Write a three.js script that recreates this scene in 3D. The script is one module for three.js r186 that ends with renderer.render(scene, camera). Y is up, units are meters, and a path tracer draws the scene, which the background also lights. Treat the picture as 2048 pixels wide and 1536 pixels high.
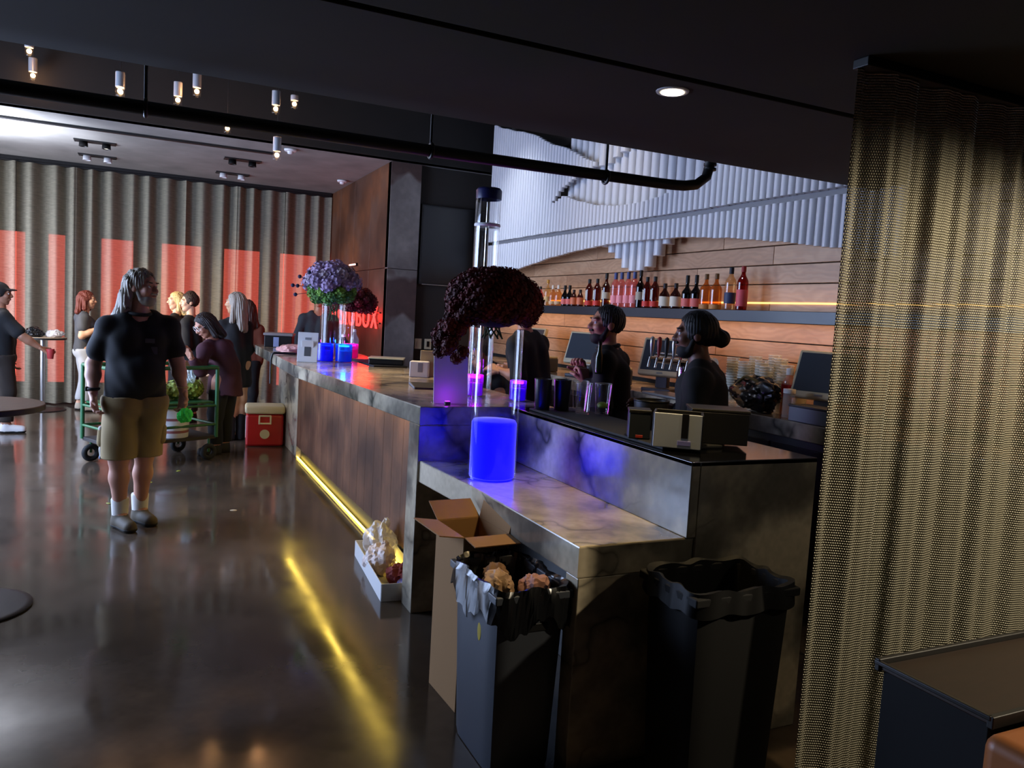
import * as THREE from 'three';
import { RoundedBoxGeometry } from 'three/addons/geometries/RoundedBoxGeometry.js';
import { mergeGeometries, toCreasedNormals } from 'three/addons/utils/BufferGeometryUtils.js';
import { RectAreaLightUniformsLib } from 'three/addons/lights/RectAreaLightUniformsLib.js';
import { FontLoader } from 'three/addons/loaders/FontLoader.js';
import { TextGeometry } from 'three/addons/geometries/TextGeometry.js';

// ---------------------------------------------------------------- camera, sky, large lights, exposure
const scene = new THREE.Scene();
const R = d => d * Math.PI / 180;
const EYE = 1.6, YAW = R(25.2), PITCH = R(4.9), ROLL = R(3.3);
const camera = new THREE.PerspectiveCamera(2 * Math.atan(768 / 1560) * 180 / Math.PI, 2048 / 1536, 0.05, 60);
camera.position.set(0, EYE, 0);
camera.lookAt(Math.sin(YAW) * Math.cos(PITCH), EYE - Math.sin(PITCH), -Math.cos(YAW) * Math.cos(PITCH));
camera.rotateZ(ROLL);
const renderer = new THREE.WebGLRenderer();
renderer.toneMapping = THREE.LinearToneMapping;
renderer.toneMappingExposure = 0.9;
renderer.shadowMap.enabled = true;
RectAreaLightUniformsLib.init();
scene.background = new THREE.Color(0x30363f);

function areaLight(color, power, w, h, pos, target) {
  const l = new THREE.RectAreaLight(color, power, w, h);
  l.position.set(...pos); l.lookAt(...target); scene.add(l); return l;
}
function spotLight(color, power, pos, target, angle, blend = 0.5, soft = 2) {
  const l = new THREE.SpotLight(color, power, 0, angle, blend, 2);
  l.position.set(...pos); l.target.position.set(...target); l.castShadow = true; l.shadow.radius = soft;
  scene.add(l); scene.add(l.target); return l;
}
function pointLight(color, power, pos, soft = 1) {
  const l = new THREE.PointLight(color, power, 0, 2);
  l.position.set(...pos); l.castShadow = true; l.shadow.radius = soft; scene.add(l); return l;
}
// daylight through the two glazed openings of the left wall
areaLight(0xdbe2f8, 7.5, 2.5, 2.6, [-2.93, 1.75, -11.15], [0, 1.75, -11.15]);
areaLight(0xb4ccfa, 22, 3.5, 2.4, [-2.93, 1.6, -6.8], [0, 1.3, -6.3]);

// ---------------------------------------------------------------- helpers
let seed = 20240611;
const rnd = () => { seed |= 0; seed = seed + 0x6D2B79F5 | 0; let t = Math.imul(seed ^ seed >>> 15, 1 | seed); t = t + Math.imul(t ^ t >>> 7, 61 | t) ^ t; return ((t ^ t >>> 14) >>> 0) / 4294967296; };
const rr = (a, b) => a + (b - a) * rnd();
const lerp = (a, b, t) => a + (b - a) * t;
const clamp = (v, a = 0, b = 1) => Math.min(b, Math.max(a, v));
const used = {};
function numbered(n) { if (used[n] === undefined) { used[n] = 0; return n; } used[n]++; return n + '_' + String(used[n]).padStart(3, '0'); }
function thing(name, label, category, pos = [0, 0, 0], turn = 0, group) {
  const o = new THREE.Group(); o.name = numbered(name); o.position.set(...pos); o.rotation.y = turn;
  o.userData = { label, category }; if (group) o.userData.group = group; scene.add(o); return o;
}
function part(name, geo, mat, parent, label) {
  const m = new THREE.Mesh(geo, mat); m.name = name; m.castShadow = m.receiveShadow = true;
  if (label) m.userData.label = label; parent.add(m); return m;
}
function single(name, geo, mat, label, category, pos = [0, 0, 0], turn = 0, group) {
  const m = new THREE.Mesh(geo, mat); m.name = numbered(name); m.position.set(...pos); m.rotation.y = turn;
  m.castShadow = m.receiveShadow = true; m.userData = { label, category }; if (group) m.userData.group = group; scene.add(m); return m;
}
function struct(name, geo, mat) {
  const m = new THREE.Mesh(geo, mat); m.name = name; m.castShadow = m.receiveShadow = true; m.userData = { kind: 'structure' }; scene.add(m); return m;
}
function structGroup(name) { const o = new THREE.Group(); o.name = name; o.userData = { kind: 'structure' }; scene.add(o); return o; }
// uv in metres by the way each face points
function boxUV(g, s = 1) {
  if (g.index) g = g.toNonIndexed();
  const p = g.attributes.position, n = p.count, uv = new Float32Array(n * 2), a = new THREE.Vector3(), b = new THREE.Vector3(), c = new THREE.Vector3();
  for (let i = 0; i < n; i += 3) {
    a.fromBufferAttribute(p, i); b.fromBufferAttribute(p, i + 1); c.fromBufferAttribute(p, i + 2);
    const nn = b.clone().sub(a).cross(c.clone().sub(a)); const ax = Math.abs(nn.x), ay = Math.abs(nn.y), az = Math.abs(nn.z);
    [a, b, c].forEach((v, k) => {
      const q = ax >= ay && ax >= az ? [v.z, v.y] : ay >= az ? [v.x, v.z] : [v.x, v.y];
      uv[(i + k) * 2] = q[0] * s; uv[(i + k) * 2 + 1] = q[1] * s;
    });
  }
  g.setAttribute('uv', new THREE.BufferAttribute(uv, 2)); return g;
}
const at = (g, x = 0, y = 0, z = 0) => g.translate(x, y, z);
function rbox(w, h, d, x = 0, y = 0, z = 0, r = 0.006, seg = 2) { return boxUV(new RoundedBoxGeometry(w, h, d, seg, Math.min(r, w / 2.01, h / 2.01, d / 2.01)).translate(x, y, z)); }
function bb(x0, x1, y0, y1, z0, z1, r = 0.006) { return rbox(x1 - x0, y1 - y0, z1 - z0, (x0 + x1) / 2, (y0 + y1) / 2, (z0 + z1) / 2, r); }
function cyl(r0, r1, h, x = 0, y = 0, z = 0, seg = 24, open = false) { return new THREE.CylinderGeometry(r1, r0, h, seg, 1, open).translate(x, y + h / 2, z); }
function lathe(pts, seg = 28) { return new THREE.LatheGeometry(pts.map(p => new THREE.Vector2(p[0], p[1])), seg); }
function tube(pts, r, seg = 24, rad = 8, closed = false) { return new THREE.TubeGeometry(new THREE.CatmullRomCurve3(pts.map(p => new THREE.Vector3(...p)), closed, 'catmullrom', 0.2), seg, r, rad, closed); }
function rod(a, b, r, rad = 10) { const va = new THREE.Vector3(...a), vb = new THREE.Vector3(...b), d = vb.clone().sub(va); const g = new THREE.CylinderGeometry(r, r, d.length(), rad); g.applyQuaternion(new THREE.Quaternion().setFromUnitVectors(new THREE.Vector3(0, 1, 0), d.clone().normalize())); return g.translate((va.x + vb.x) / 2, (va.y + vb.y) / 2, (va.z + vb.z) / 2); }
function clean(g) { const o = (g.index ? g.toNonIndexed() : g); for (const k of Object.keys(o.attributes)) if (!['position', 'normal', 'uv'].includes(k)) o.deleteAttribute(k); if (!o.attributes.uv) o.setAttribute('uv', new THREE.BufferAttribute(new Float32Array(o.attributes.position.count * 2), 2)); if (!o.attributes.normal) o.computeVertexNormals(); return o; }
const merge = (...gs) => mergeGeometries(gs.flat().map(clean));
// flat polygon in x,z pulled up from y0 to y1, edges eased
function slab(pts, y0, y1, bev = 0.006) {
  const sh = new THREE.Shape(pts.map(([x, z]) => new THREE.Vector2(x, -z)));
  const g = new THREE.ExtrudeGeometry(sh, { depth: y1 - y0 - 2 * bev, bevelEnabled: bev > 0, bevelThickness: bev, bevelSize: bev, bevelOffset: -bev, bevelSegments: 2 });
  g.rotateX(-Math.PI / 2).translate(0, y0 + bev, 0); return boxUV(g);
}
// ---------------------------------------------------------------- noise and textures
const hash2 = (x, y, s) => { let h = Math.imul(x, 374761393) ^ Math.imul(y, 668265263) ^ Math.imul(s, 1442695041); h = Math.imul(h ^ h >>> 13, 1274126177); return ((h ^ h >>> 16) >>> 0) / 4294967296; };
function vnoise(x, y, per, s) { // repeats every per cells
  const xi = Math.floor(x), yi = Math.floor(y), fx = x - xi, fy = y - yi, u = fx * fx * (3 - 2 * fx), v = fy * fy * (3 - 2 * fy), m = k => ((k % per) + per) % per;
  return lerp(lerp(hash2(m(xi), m(yi), s), hash2(m(xi + 1), m(yi), s), u), lerp(hash2(m(xi), m(yi + 1), s), hash2(m(xi + 1), m(yi + 1), s), u), v);
}
function fbm(u, v, per, oct, s) { let a = 0, w = 0.5, t = 0; for (let i = 0; i < oct; i++) { a += w * vnoise(u * per, v * per, per, s + i * 17); t += w; per *= 2; w *= 0.5; } return a / t; }
function tex(w, h, fn, srgb = true, metresU = 1, metresV = metresU) {
  const d = new Uint8Array(w * h * 4);
  for (let y = 0; y < h; y++) for (let x = 0; x < w; x++) { const c = fn(x / w, y / h), i = (y * w + x) * 4; if (typeof c === 'number') d[i] = d[i + 1] = d[i + 2] = clamp(c) * 255; else { d[i] = clamp(c[0]) * 255; d[i + 1] = clamp(c[1]) * 255; d[i + 2] = clamp(c[2]) * 255; } d[i + 3] = 255; }
  const t = new THREE.DataTexture(d, w, h); t.wrapS = t.wrapT = THREE.RepeatWrapping; t.magFilter = THREE.LinearFilter; t.minFilter = THREE.LinearFilter;
  if (srgb) t.colorSpace = THREE.SRGBColorSpace; t.repeat.set(1 / metresU, 1 / metresV); t.needsUpdate = true; return t;
}
const mixc = (a, b, t) => [lerp(a[0], b[0], t), lerp(a[1], b[1], t), lerp(a[2], b[2], t)];
const std = (color, rough = 0.6, o = {}) => new THREE.MeshStandardMaterial({ color, roughness: rough, side: THREE.DoubleSide, ...o });
const phy = (color, rough = 0.4, o = {}) => new THREE.MeshPhysicalMaterial({ color, roughness: rough, side: THREE.DoubleSide, ...o });
const glow = (color, k) => new THREE.MeshStandardMaterial({ color: 0x111111, emissive: color, emissiveIntensity: k, roughness: 0.6 });

const stoneC = tex(1024, 1024, (u, v) => {
  const w1 = fbm(u, v, 3, 5, 3), w2 = fbm(u, v, 4, 4, 11);
  const r1 = 1 - Math.abs(Math.sin(Math.PI * (u * 1 + v * 2 + w1 * 1.6))), vein = Math.pow(r1, 5) * clamp((fbm(u, v, 5, 4, 53) - 0.38) * 4);
  const r2 = 1 - Math.abs(Math.sin(Math.PI * (u * 2 - v * 3 + w2 * 2.4))), vein2 = Math.pow(r2, 10) * 0.6 * clamp((fbm(u, v, 6, 4, 57) - 0.45) * 5);
  const cl = fbm(u, v, 6, 5, 29), cl2 = fbm(u, v, 2, 3, 41), fine = fbm(u, v, 64, 2, 7);
  let c = mixc([0.74, 0.69, 0.59], [0.55, 0.52, 0.46], clamp((cl - 0.4) * 3)); c = mixc(c, [0.30, 0.285, 0.26], clamp((cl2 + 0.5 * cl - 0.84) * 5) * 0.75);
  c = mixc(c, [0.15, 0.145, 0.135], clamp(vein + vein2) * 0.8); const k = 0.94 + 0.12 * fine; return [c[0] * k, c[1] * k, c[2] * k];
}, true, 1.5);
const stoneR = tex(256, 256, (u, v) => 0.10 + 0.12 * fbm(u, v, 8, 4, 5), false, 1.5);
const floorC = tex(1024, 1024, (u, v) => {
  const a = fbm(u, v, 4, 6, 61), b = fbm(u, v, 24, 4, 67), f = fbm(u, v, 96, 2, 71);
  let c = mixc([0.33, 0.285, 0.24], [0.235, 0.20, 0.165], clamp((a - 0.35) * 2.2)); const k = 0.85 + 0.2 * b + 0.1 * f; return [c[0] * k, c[1] * k, c[2] * k];
}, true, 3.2);
const floorR = tex(512, 512, (u, v) => 0.085 + 0.11 * clamp((fbm(u, v, 8, 5, 81) - 0.3) * 2), false, 2.6);
const floorB = tex(256, 256, (u, v) => fbm(u, v, 5, 3, 83), false, 1.1);
const woodTex = (a, b, s) => tex(512, 256, (u, v) => {
  const w = fbm(u, v, 4, 4, s), g = fbm(u * 1, v * 1, 8, 5, s + 3), st = 0.5 + 0.5 * Math.sin((v * 18 + w * 7) * Math.PI * 2), fine = vnoise(u * 16, v * 128, 128, s + 9);
  const c = mixc(a, b, clamp(0.25 * st + 0.55 * g + 0.3 * fine - 0.1)); const k = 0.92 + 0.14 * fine; return [c[0] * k, c[1] * k, c[2] * k];
}, true, 1.6, 0.8);
const plankT = [woodTex([0.80, 0.65, 0.51], [0.62, 0.46, 0.33], 101), woodTex([0.74, 0.58, 0.44], [0.56, 0.41, 0.29], 131)];
const copperC = tex(512, 512, (u, v) => {
  const a = fbm(u, v, 4, 5, 151), b = fbm(u, v, 16, 4, 157), st = vnoise(u * 64, v * 4, 64, 163);
  let c = mixc([0.46, 0.32, 0.235], [0.29, 0.20, 0.155], clamp((a - 0.3) * 2.2)); const k = 0.85 + 0.2 * b + 0.12 * st; return [c[0] * k, c[1] * k, c[2] * k];
}, true, 1.1);
const rustC = tex(512, 512, (u, v) => {
  const a = fbm(u, v, 3, 5, 171), b = fbm(u, v, 20, 4, 177);
  let c = mixc([0.46, 0.27, 0.15], [0.25, 0.14, 0.08], clamp((a - 0.32) * 2.4)); c = mixc(c, [0.40, 0.29, 0.24], clamp((fbm(u, v, 5, 4, 191) - 0.52) * 4) * 0.6); const k = 0.85 + 0.25 * b; return [c[0] * k, c[1] * k, c[2] * k];
}, true, 2.4);
const plasterC = tex(512, 512, (u, v) => {
  const a = fbm(u, v, 4, 5, 201), b = fbm(u, v, 24, 3, 207), p = clamp((fbm(u, v, 3, 4, 213) - 0.55) * 14);
  let c = mixc([0.50, 0.48, 0.46], [0.38, 0.36, 0.345], clamp((a - 0.3) * 2)); c = mixc(c, [0.25, 0.17, 0.15], p * 0.8); const k = 0.9 + 0.2 * b; return [c[0] * k, c[1] * k, c[2] * k];
}, true, 1.7);
const weaveB = tex(128, 128, (u, v) => 0.5 + 0.25 * Math.sin(u * Math.PI * 32) + 0.25 * Math.sin(v * Math.PI * 48) , false, 0.12);
const curtC = tex(256, 256, (u, v) => { const k = 0.86 + 0.2 * vnoise(u * 8, v * 128, 128, 231) + 0.06 * vnoise(u * 128, v * 8, 128, 233); return [0.57 * k, 0.55 * k, 0.475 * k]; }, true, 0.5);
const ceilC = tex(256, 256, (u, v) => { const k = 0.85 + 0.3 * fbm(u, v, 6, 5, 241); return [k * 0.9, k * 0.88, k * 0.85]; }, true, 2);
// rows of small metal links: bright bar, dark gap
const linkA = tex(64, 64, (u, v) => { const fv = (v * 4) % 1, fu = ((u * 4) + (Math.floor(v * 4) % 2) * 0.5) % 1; const body = Math.hypot((fu - 0.5) / 0.68, (fv - 0.5) / 0.50); return body < 1 ? 1 : 0; }, false, 0.030, 0.034);
const linkB = tex(64, 64, (u, v) => { const fv = (v * 4) % 1, fu = ((u * 4) + (Math.floor(v * 4) % 2) * 0.5) % 1; const body = Math.hypot((fu - 0.5) / 0.62, (fv - 0.5) / 0.42); return Math.sqrt(Math.max(0, 1 - body * body)); }, false, 0.030, 0.034);

const M = {
  stone: std(0xffffff, 1, { map: stoneC, roughnessMap: stoneR }),
  floor: std(0xffffff, 1, { map: floorC, roughnessMap: floorR, bumpMap: floorB, bumpScale: 0.0006 }),
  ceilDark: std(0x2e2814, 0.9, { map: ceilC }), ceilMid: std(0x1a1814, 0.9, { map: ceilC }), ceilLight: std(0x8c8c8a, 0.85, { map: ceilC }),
  wallDark: std(0x26231f, 0.85), wallGrey: std(0x55524e, 0.9, { map: ceilC }), plaster: std(0xffffff, 0.85, { map: plasterC }), rust: std(0xffffff, 0.55, { map: rustC, metalness: 0.15 }),
  plank: plankT.map(t => std(0xffffff, 0.42, { map: t })), copper: std(0xffffff, 0.42, { map: copperC, metalness: 0.45 }),
  curtain: std(0xffffff, 0.95, { map: curtC, bumpMap: weaveB, bumpScale: 0.0006, transparent: true, opacity: 0.72 }),
  tubeWhite: std(0xc3c4c8, 0.34), black: std(0x0c0c0d, 0.5), blackGloss: std(0x08080a, 0.12), rubber: std(0x101010, 0.75), darkMetal: std(0x1a1a1a, 0.4, { metalness: 0.6 }),
  chrome: std(0xd0d0d0, 0.16, { metalness: 1 }), steel: std(0xa8a8a8, 0.3, { metalness: 0.9 }), white: std(0xdcdcdc, 0.5), paper: std(0xe6e6e8, 0.8), ivory: std(0xcfc7a6, 0.5),
  glass: phy(0xffffff, 0.03, { transmission: 1, thickness: 0, ior: 1.45 }), cupClear: phy(0xf2f2ea, 0.12, { transmission: 0.75, thickness: 0 }),
  cardboard: std(0x9a7448, 0.9), cardboardIn: std(0x8a6840, 0.9), greyPlastic: std(0x3c4048, 0.5), bagBlack: phy(0x141517, 0.25), bagWhite: phy(0xe8e6e6, 0.3, { transmission: 0.35, thickness: 0 }),
  link: std(0x918d7c, 0.42, { metalness: 0.5, alphaMap: linkA, transparent: true, alphaTest: 0.5, bumpMap: linkB, bumpScale: 0.003 }),
};
// ---------------------------------------------------------------- the room
struct('floor', boxUV(bb(-3.2, 5.0, -0.2, 0, -13.3, 3.2, 0.001)), M.floor);
// low soffit over the camera and the near end of the bar, in two fields with an open joint between them
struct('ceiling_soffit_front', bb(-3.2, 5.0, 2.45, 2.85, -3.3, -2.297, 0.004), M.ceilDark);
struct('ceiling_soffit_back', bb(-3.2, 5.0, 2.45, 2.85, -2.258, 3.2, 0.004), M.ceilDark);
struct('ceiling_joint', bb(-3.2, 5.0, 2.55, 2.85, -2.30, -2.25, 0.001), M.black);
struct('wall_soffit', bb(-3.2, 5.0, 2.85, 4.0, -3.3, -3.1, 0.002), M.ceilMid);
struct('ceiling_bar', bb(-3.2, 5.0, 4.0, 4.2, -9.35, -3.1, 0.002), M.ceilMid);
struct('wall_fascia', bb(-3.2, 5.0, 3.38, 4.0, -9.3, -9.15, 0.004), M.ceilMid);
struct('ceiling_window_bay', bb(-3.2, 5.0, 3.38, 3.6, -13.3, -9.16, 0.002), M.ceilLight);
struct('trim_ceiling_track', bb(-3.0, 1.32, 3.355, 3.385, -9.86, -9.80, 0.003), M.black);
struct('wall_rear', bb(-3.2, 5.0, 0, 2.45, 3.0, 3.2, 0.002), M.wallDark);
// left wall with two glazed openings
{
  const w = structGroup('wall_left');
  const zs = [[-13.3, -12.45], [-9.85, -8.6], [-5.0, 3.2]];
  for (const [a, b] of zs) part('wall_section', bb(-3.2, -3.0, 0, 4.0, a, b, 0.002), M.wallGrey, w);
  for (const [a, b] of [[-12.45, -9.85], [-8.6, -5.0]]) { part('wall_section', bb(-3.2, -3.0, 3.1, 4.0, a, b, 0.002), M.wallGrey, w); part('wall_section', bb(-3.2, -3.0, 0, 0.12, a, b, 0.002), M.wallGrey, w); }
  const pane = glow(0xcfdcff, 2.0), frameM = M.darkMetal;
  [[-12.45, -9.85, 2], [-8.6, -5.0, 3]].forEach(([a, b, n], k) => {
    const g = structGroup('window_' + (k + 1));
    for (let i = 0; i <= n; i++) { const z = lerp(a + 0.03, b - 0.03, i / n); part('frame', bb(-3.12, -3.04, 0.12, 3.1, z - 0.03, z + 0.03, 0.004), frameM, g); }
    part('frame', bb(-3.12, -3.04, 0.12, 0.18, a, b, 0.004), frameM, g); part('frame', bb(-3.12, -3.04, 3.04, 3.1, a, b, 0.004), frameM, g);
    for (let i = 0; i < n; i++) { const z0 = lerp(a + 0.06, b, i / n), z1 = lerp(a, b - 0.06, (i + 1) / n); part('pane', bb(-3.09, -3.08, 0.18, 3.04, z0, z1, 0.001), pane, g); }
  });
}
// far wall with windows glowing red behind the curtains
{
  const w = structGroup('wall_far');
  const xs = [[-2.62, -2.12], [-1.98, -1.55], [-1.33, -1.06], [-0.66, -0.18], [0.145, 0.755], [1.03, 1.62], [1.87, 2.5]];
  part('wall_section', bb(-3.2, 5.0, 2.43, 3.38, -13.2, -12.95, 0.002), M.wallDark, w);
  part('wall_section', bb(-3.2, 5.0, 0, 0.25, -13.2, -12.95, 0.002), M.wallDark, w);
  let x = -3.2; for (const [a, b] of [...xs, [5.0, 5.0]]) { part('wall_section', bb(x, a, 0.25, 2.43, -13.2, -12.95, 0.002), M.wallGrey, w); x = b; }
  const red = glow(new THREE.Color(1.0, 0.13, 0.09), 1.6);
  xs.forEach(([a, b], k) => {
    const g = structGroup('window_' + (k + 3));
    part('pane', bb(a, b, 0.25, 2.43, -13.06, -13.05, 0.001), red, g);
    for (const f of [bb(a, a + 0.03, 0.25, 2.43, -13.05, -13.0, 0.003), bb(b - 0.03, b, 0.25, 2.43, -13.05, -13.0, 0.003), bb(a, b, 2.40, 2.43, -13.05, -13.0, 0.003), bb(a, b, 0.25, 0.28, -13.05, -13.0, 0.003)]) part('frame', f, M.darkMetal, g);
  });
}
// wood clad volume beside the curtains: its side towards the room and its front with the screen
struct('wall_volume_core', bb(2.66, 5.0, 0, 3.38, -13.0, -9.42, 0.002), M.wallDark);
{
  const w = structGroup('wall_volume_side');
  const zs = [-12.9, -12.0, -11.1, -10.2, -9.3];
  for (let i = 0; i < 4; i++) for (const [y0, y1] of [[0.0, 2.105], [2.112, 3.378]]) part('panel', bb(2.62, 2.66, y0, y1, zs[i] + 0.003, zs[i + 1] - 0.003, 0.003), M.rust, w);
  const f = structGroup('wall_volume_front');
  for (const [x0, x1, y0, y1] of [[2.62, 3.0, 0, 2.1], [2.62, 3.0, 2.106, 3.378]]) part('panel', bb(x0, x1, y0, y1, -9.42, -9.3, 0.003), M.plaster, f);
  struct('wall_screen_recess', bb(3.0, 5.0, 0, 3.378, -9.42, -9.36, 0.002), M.wallDark);
}
// wall behind the bar, clad in horizontal planks
struct('wall_right', bb(4.10, 4.3, 0, 4.0, -9.36, 3.2, 0.002), M.wallDark);
{
  const w = structGroup('wall_right_planks');
  for (let r = 0; r < 12; r++) {
    const y0 = 1.12 + r * 0.137; let z = -9.3, k = r % 3;
    const cuts = [[-7.4, -5.2, -3.4, -1.6], [-8.2, -6.2, -4.35, -1.6], [-6.8, -4.9, -2.9, -1.6]][k];
    for (const c of cuts) { part('plank', boxUV(bb(4.06, 4.10, y0 + 0.0035, y0 + 0.1335, z + 0.002, c - 0.002, 0.003)), M.plank[(r * 2 + k + cuts.indexOf(c)) % 2], w); z = c; }
  }
}
// ---------------------------------------------------------------- curtains along the far windows
{
  const N = 8, x0 = -3.05, W = (2.60 - x0) / N, ord = ['first', 'second', 'third', 'fourth', 'fifth', 'sixth', 'seventh', 'eighth'];
  for (let k = 0; k < N; k++) {
    const nx = 110, ny = 30, pos = [], uv = [], idx = [], ph = k * 2.1 + rnd() * 6;
    const g0 = thing('window_curtain', `grey floor-length window curtain panel, ${ord[N - 1 - k]} from the rust-brown panel wall`, 'curtain', [x0 + W * (k + 0.5), 0, -12.62], 0, 'grey curtain panels along the far windows');
    const fold = (x, y) => { const a = (x + k * W) * 2 * Math.PI / 0.24; const t = clamp(y / 3.3); const w = 0.5 + 0.5 * Math.sin((x + k * W) * 5.3 + ph);
      return (0.05 + 0.022 * w) * Math.sin(a + 0.7 * Math.sin(a * 0.31 + ph) + 0.25 * (1 - t) * Math.sin(ph + x * 9)) + 0.018 * Math.sin(a * 0.5 + ph) * (1 - 0.5 * t) + 0.012 * Math.sin(x * 11 + y * 0.8 + ph) * (1 - t); };
    for (let j = 0; j <= ny; j++) for (let i = 0; i <= nx; i++) { const x = lerp(-W / 2, W / 2, i / nx), y = lerp(0.03 + 0.012 * Math.sin(x * 7 + ph), 3.31, j / ny); pos.push(x, y, fold(x, y)); uv.push(i / nx * W * 1.5, y); }
    for (let j = 0; j < ny; j++) for (let i = 0; i < nx; i++) { const a = j * (nx + 1) + i; idx.push(a, a + 1, a + nx + 2, a, a + nx + 2, a + nx + 1); }
    const g = new THREE.BufferGeometry(); g.setAttribute('position', new THREE.Float32BufferAttribute(pos, 3)); g.setAttribute('uv', new THREE.Float32BufferAttribute(uv, 2)); g.setIndex(idx); g.computeVertexNormals();
    part('fabric', g, M.curtain, g0);
    part('header_tape', bb(-W / 2, W / 2, 3.31, 3.335, -0.01, 0.01, 0.003), M.black, g0);
  }
  single('curtain_track', bb(-3.0, 2.6, 3.335, 3.379, -0.03, 0.03, 0.004), M.black, 'long black ceiling track above the grey curtains', 'curtain track', [0, 0, -12.62]);
}
// ---------------------------------------------------------------- the bar
const BT = 1.11, AT = 0.825;
{
  const b = thing('bar_counter', 'long stone bar counter with copper front and lowered near shelf', 'bar counter');
  part('worktop', slab([[1.13, -9.6], [1.09, -6.5], [1.29, -3.84], [1.84, -3.84], [2.08, -3.84], [2.08, -9.6]], BT - 0.10, BT), M.stone, b, 'veined grey stone bar top');
  part('end_panel', bb(1.288, 1.84, 0, BT - 0.10, -4.01, -3.842, 0.005), M.stone, b, 'stone waterfall end panel');
  // stone front at the far end, copper panels along the middle
  part('stone_front', slab([[1.43, -9.58], [1.43, -8.25], [1.50, -8.25], [1.50, -9.58]], 0, BT - 0.10), M.stone, b);
  const n = 20, zA = -8.24, zB = -4.012;
  for (let i = 0; i < n; i++) {
    const z0 = lerp(zA, zB, i / n), z1 = lerp(zA, zB, (i + 1) / n), fx = z => (z < -6.5 ? 1.43 : lerp(1.43, 1.47, (z + 6.5) / 2.6));
    part('copper_panel', slab([[fx(z0), z0 + 0.002], [fx(z1), z1 - 0.002], [fx(z1) + 0.03, z1 - 0.002], [fx(z0) + 0.03, z0 + 0.002]], 0.13, BT - 0.10, 0.002), M.copper, b);
  }
  part('carcass', slab([[1.50, -9.5], [1.50, -4.045], [2.06, -4.045], [2.06, -9.5]], 0.0, BT - 0.102, 0.002), M.black, b);
  part('toe_kick', slab([[1.475, -8.24], [1.475, -4.045], [1.50, -4.045], [1.50, -8.24]], 0.0, 0.13, 0.002), M.black, b);
  // lowered shelf and the tall block behind it
  part('lower_shelf', slab([[1.30, -3.845], [1.345, -3.22], [1.36, -2.27], [1.85, -2.27], [1.85, -3.845]], AT - 0.115, AT), M.stone, b, 'lowered stone shelf');
  part('lower_end_panel', bb(1.365, 1.84, 0, AT - 0.115, -2.36, -2.272, 0.005), M.stone, b);
  part('splash_panel', bb(1.81, 1.85, AT, BT, -3.84, -2.262, 0.004), M.stone, b, 'upright stone panel behind lowered shelf');
  part('inner_panel', bb(1.81, 1.85, 0, AT - 0.115, -3.84, -2.37, 0.004), M.black, b);
  part('block_end', bb(1.85, 2.43, 0, BT, -2.31, -2.262, 0.005), M.stone, b);
  part('block_core', bb(1.85, 2.42, 0, BT - 0.02, -3.84, -2.31, 0.004), M.black, b);
  part('block_top', bb(1.81, 2.43, BT - 0.02, BT + 0.001, -3.838, -2.262, 0.004), M.blackGloss, b, 'dark service top');
  // light strips: one in the toe recess, one under the overhang
  const led = glow(new THREE.Color(1, 0.70, 0.08), 12);
  part('light_strip', bb(1.438, 1.452, 0.004, 0.016, -8.8, -4.06, 0.003), led, b, 'glowing yellow light strip');
  part('light_strip', bb(1.335, 1.365, 0.995, 1.01, -8.2, -4.06, 0.003), led, b, 'glowing yellow light strip');
  areaLight(new THREE.Color(1, 0.72, 0.16), 1.6, 4.0, 0.02, [1.43, 0.03, -6.1], [0.6, 0.3, -6.1]);
  areaLight(new THREE.Color(1, 0.68, 0.2), 9, 4.2, 0.02, [1.352, 0.99, -6.1], [1.40, 0.0, -6.1]);
}
// back counter, bottle shelf
{
  const c = thing('back_counter', 'pale stone back counter under the bottle shelf', 'counter');
  part('worktop', bb(3.40, 4.05, 0.99, 1.09, -9.2, -1.9, 0.006), M.stone, c, 'pale veined stone worktop');
  part('cabinet_front', bb(3.46, 3.5, 0.08, 0.99, -9.2, -1.9, 0.004), M.black, c);
  part('cabinet_body', bb(3.5, 4.04, 0.0, 0.99, -9.2, -1.9, 0.004), M.black, c);
  for (let i = 0; i < 9; i++) part('cabinet_door', bb(3.445, 3.46, 0.12, 0.94, -9.1 + i * 0.79, -8.34 + i * 0.79, 0.004), M.darkMetal, c);
  const s = thing('bottle_shelf', 'long dark steel shelf carrying liquor bottles on the plank wall', 'shelf', [0, 0, 0]);
  part('fascia', bb(3.80, 3.815, 1.662, 1.742, -9.2, -2.0, 0.003), std(0x3a4046, 0.35, { metalness: 0.5 }), s); part('board', bb(3.815, 4.055, 1.715, 1.742, -9.2, -2.0, 0.004), std(0x3a4046, 0.35, { metalness: 0.5 }), s);
  const led = glow(new THREE.Color(1, 0.55, 0.16), 2.6);
  part('light_strip', bb(4.044, 4.058, 1.80, 1.812, -9.1, -2.1, 0.002), led, s, 'amber light strip');
  part('light_strip', bb(3.83, 3.85, 1.705, 1.715, -9.1, -2.1, 0.002), led, s, 'amber light strip');
  areaLight(new THREE.Color(1, 0.64, 0.46), 4.5, 7.0, 0.02, [4.00, 1.83, -5.6], [4.08, 2.6, -5.6]);
  areaLight(new THREE.Color(1, 0.52, 0.20), 19, 7.0, 0.03, [3.86, 1.70, -5.6], [4.02, 1.0, -5.6]);
}
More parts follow.
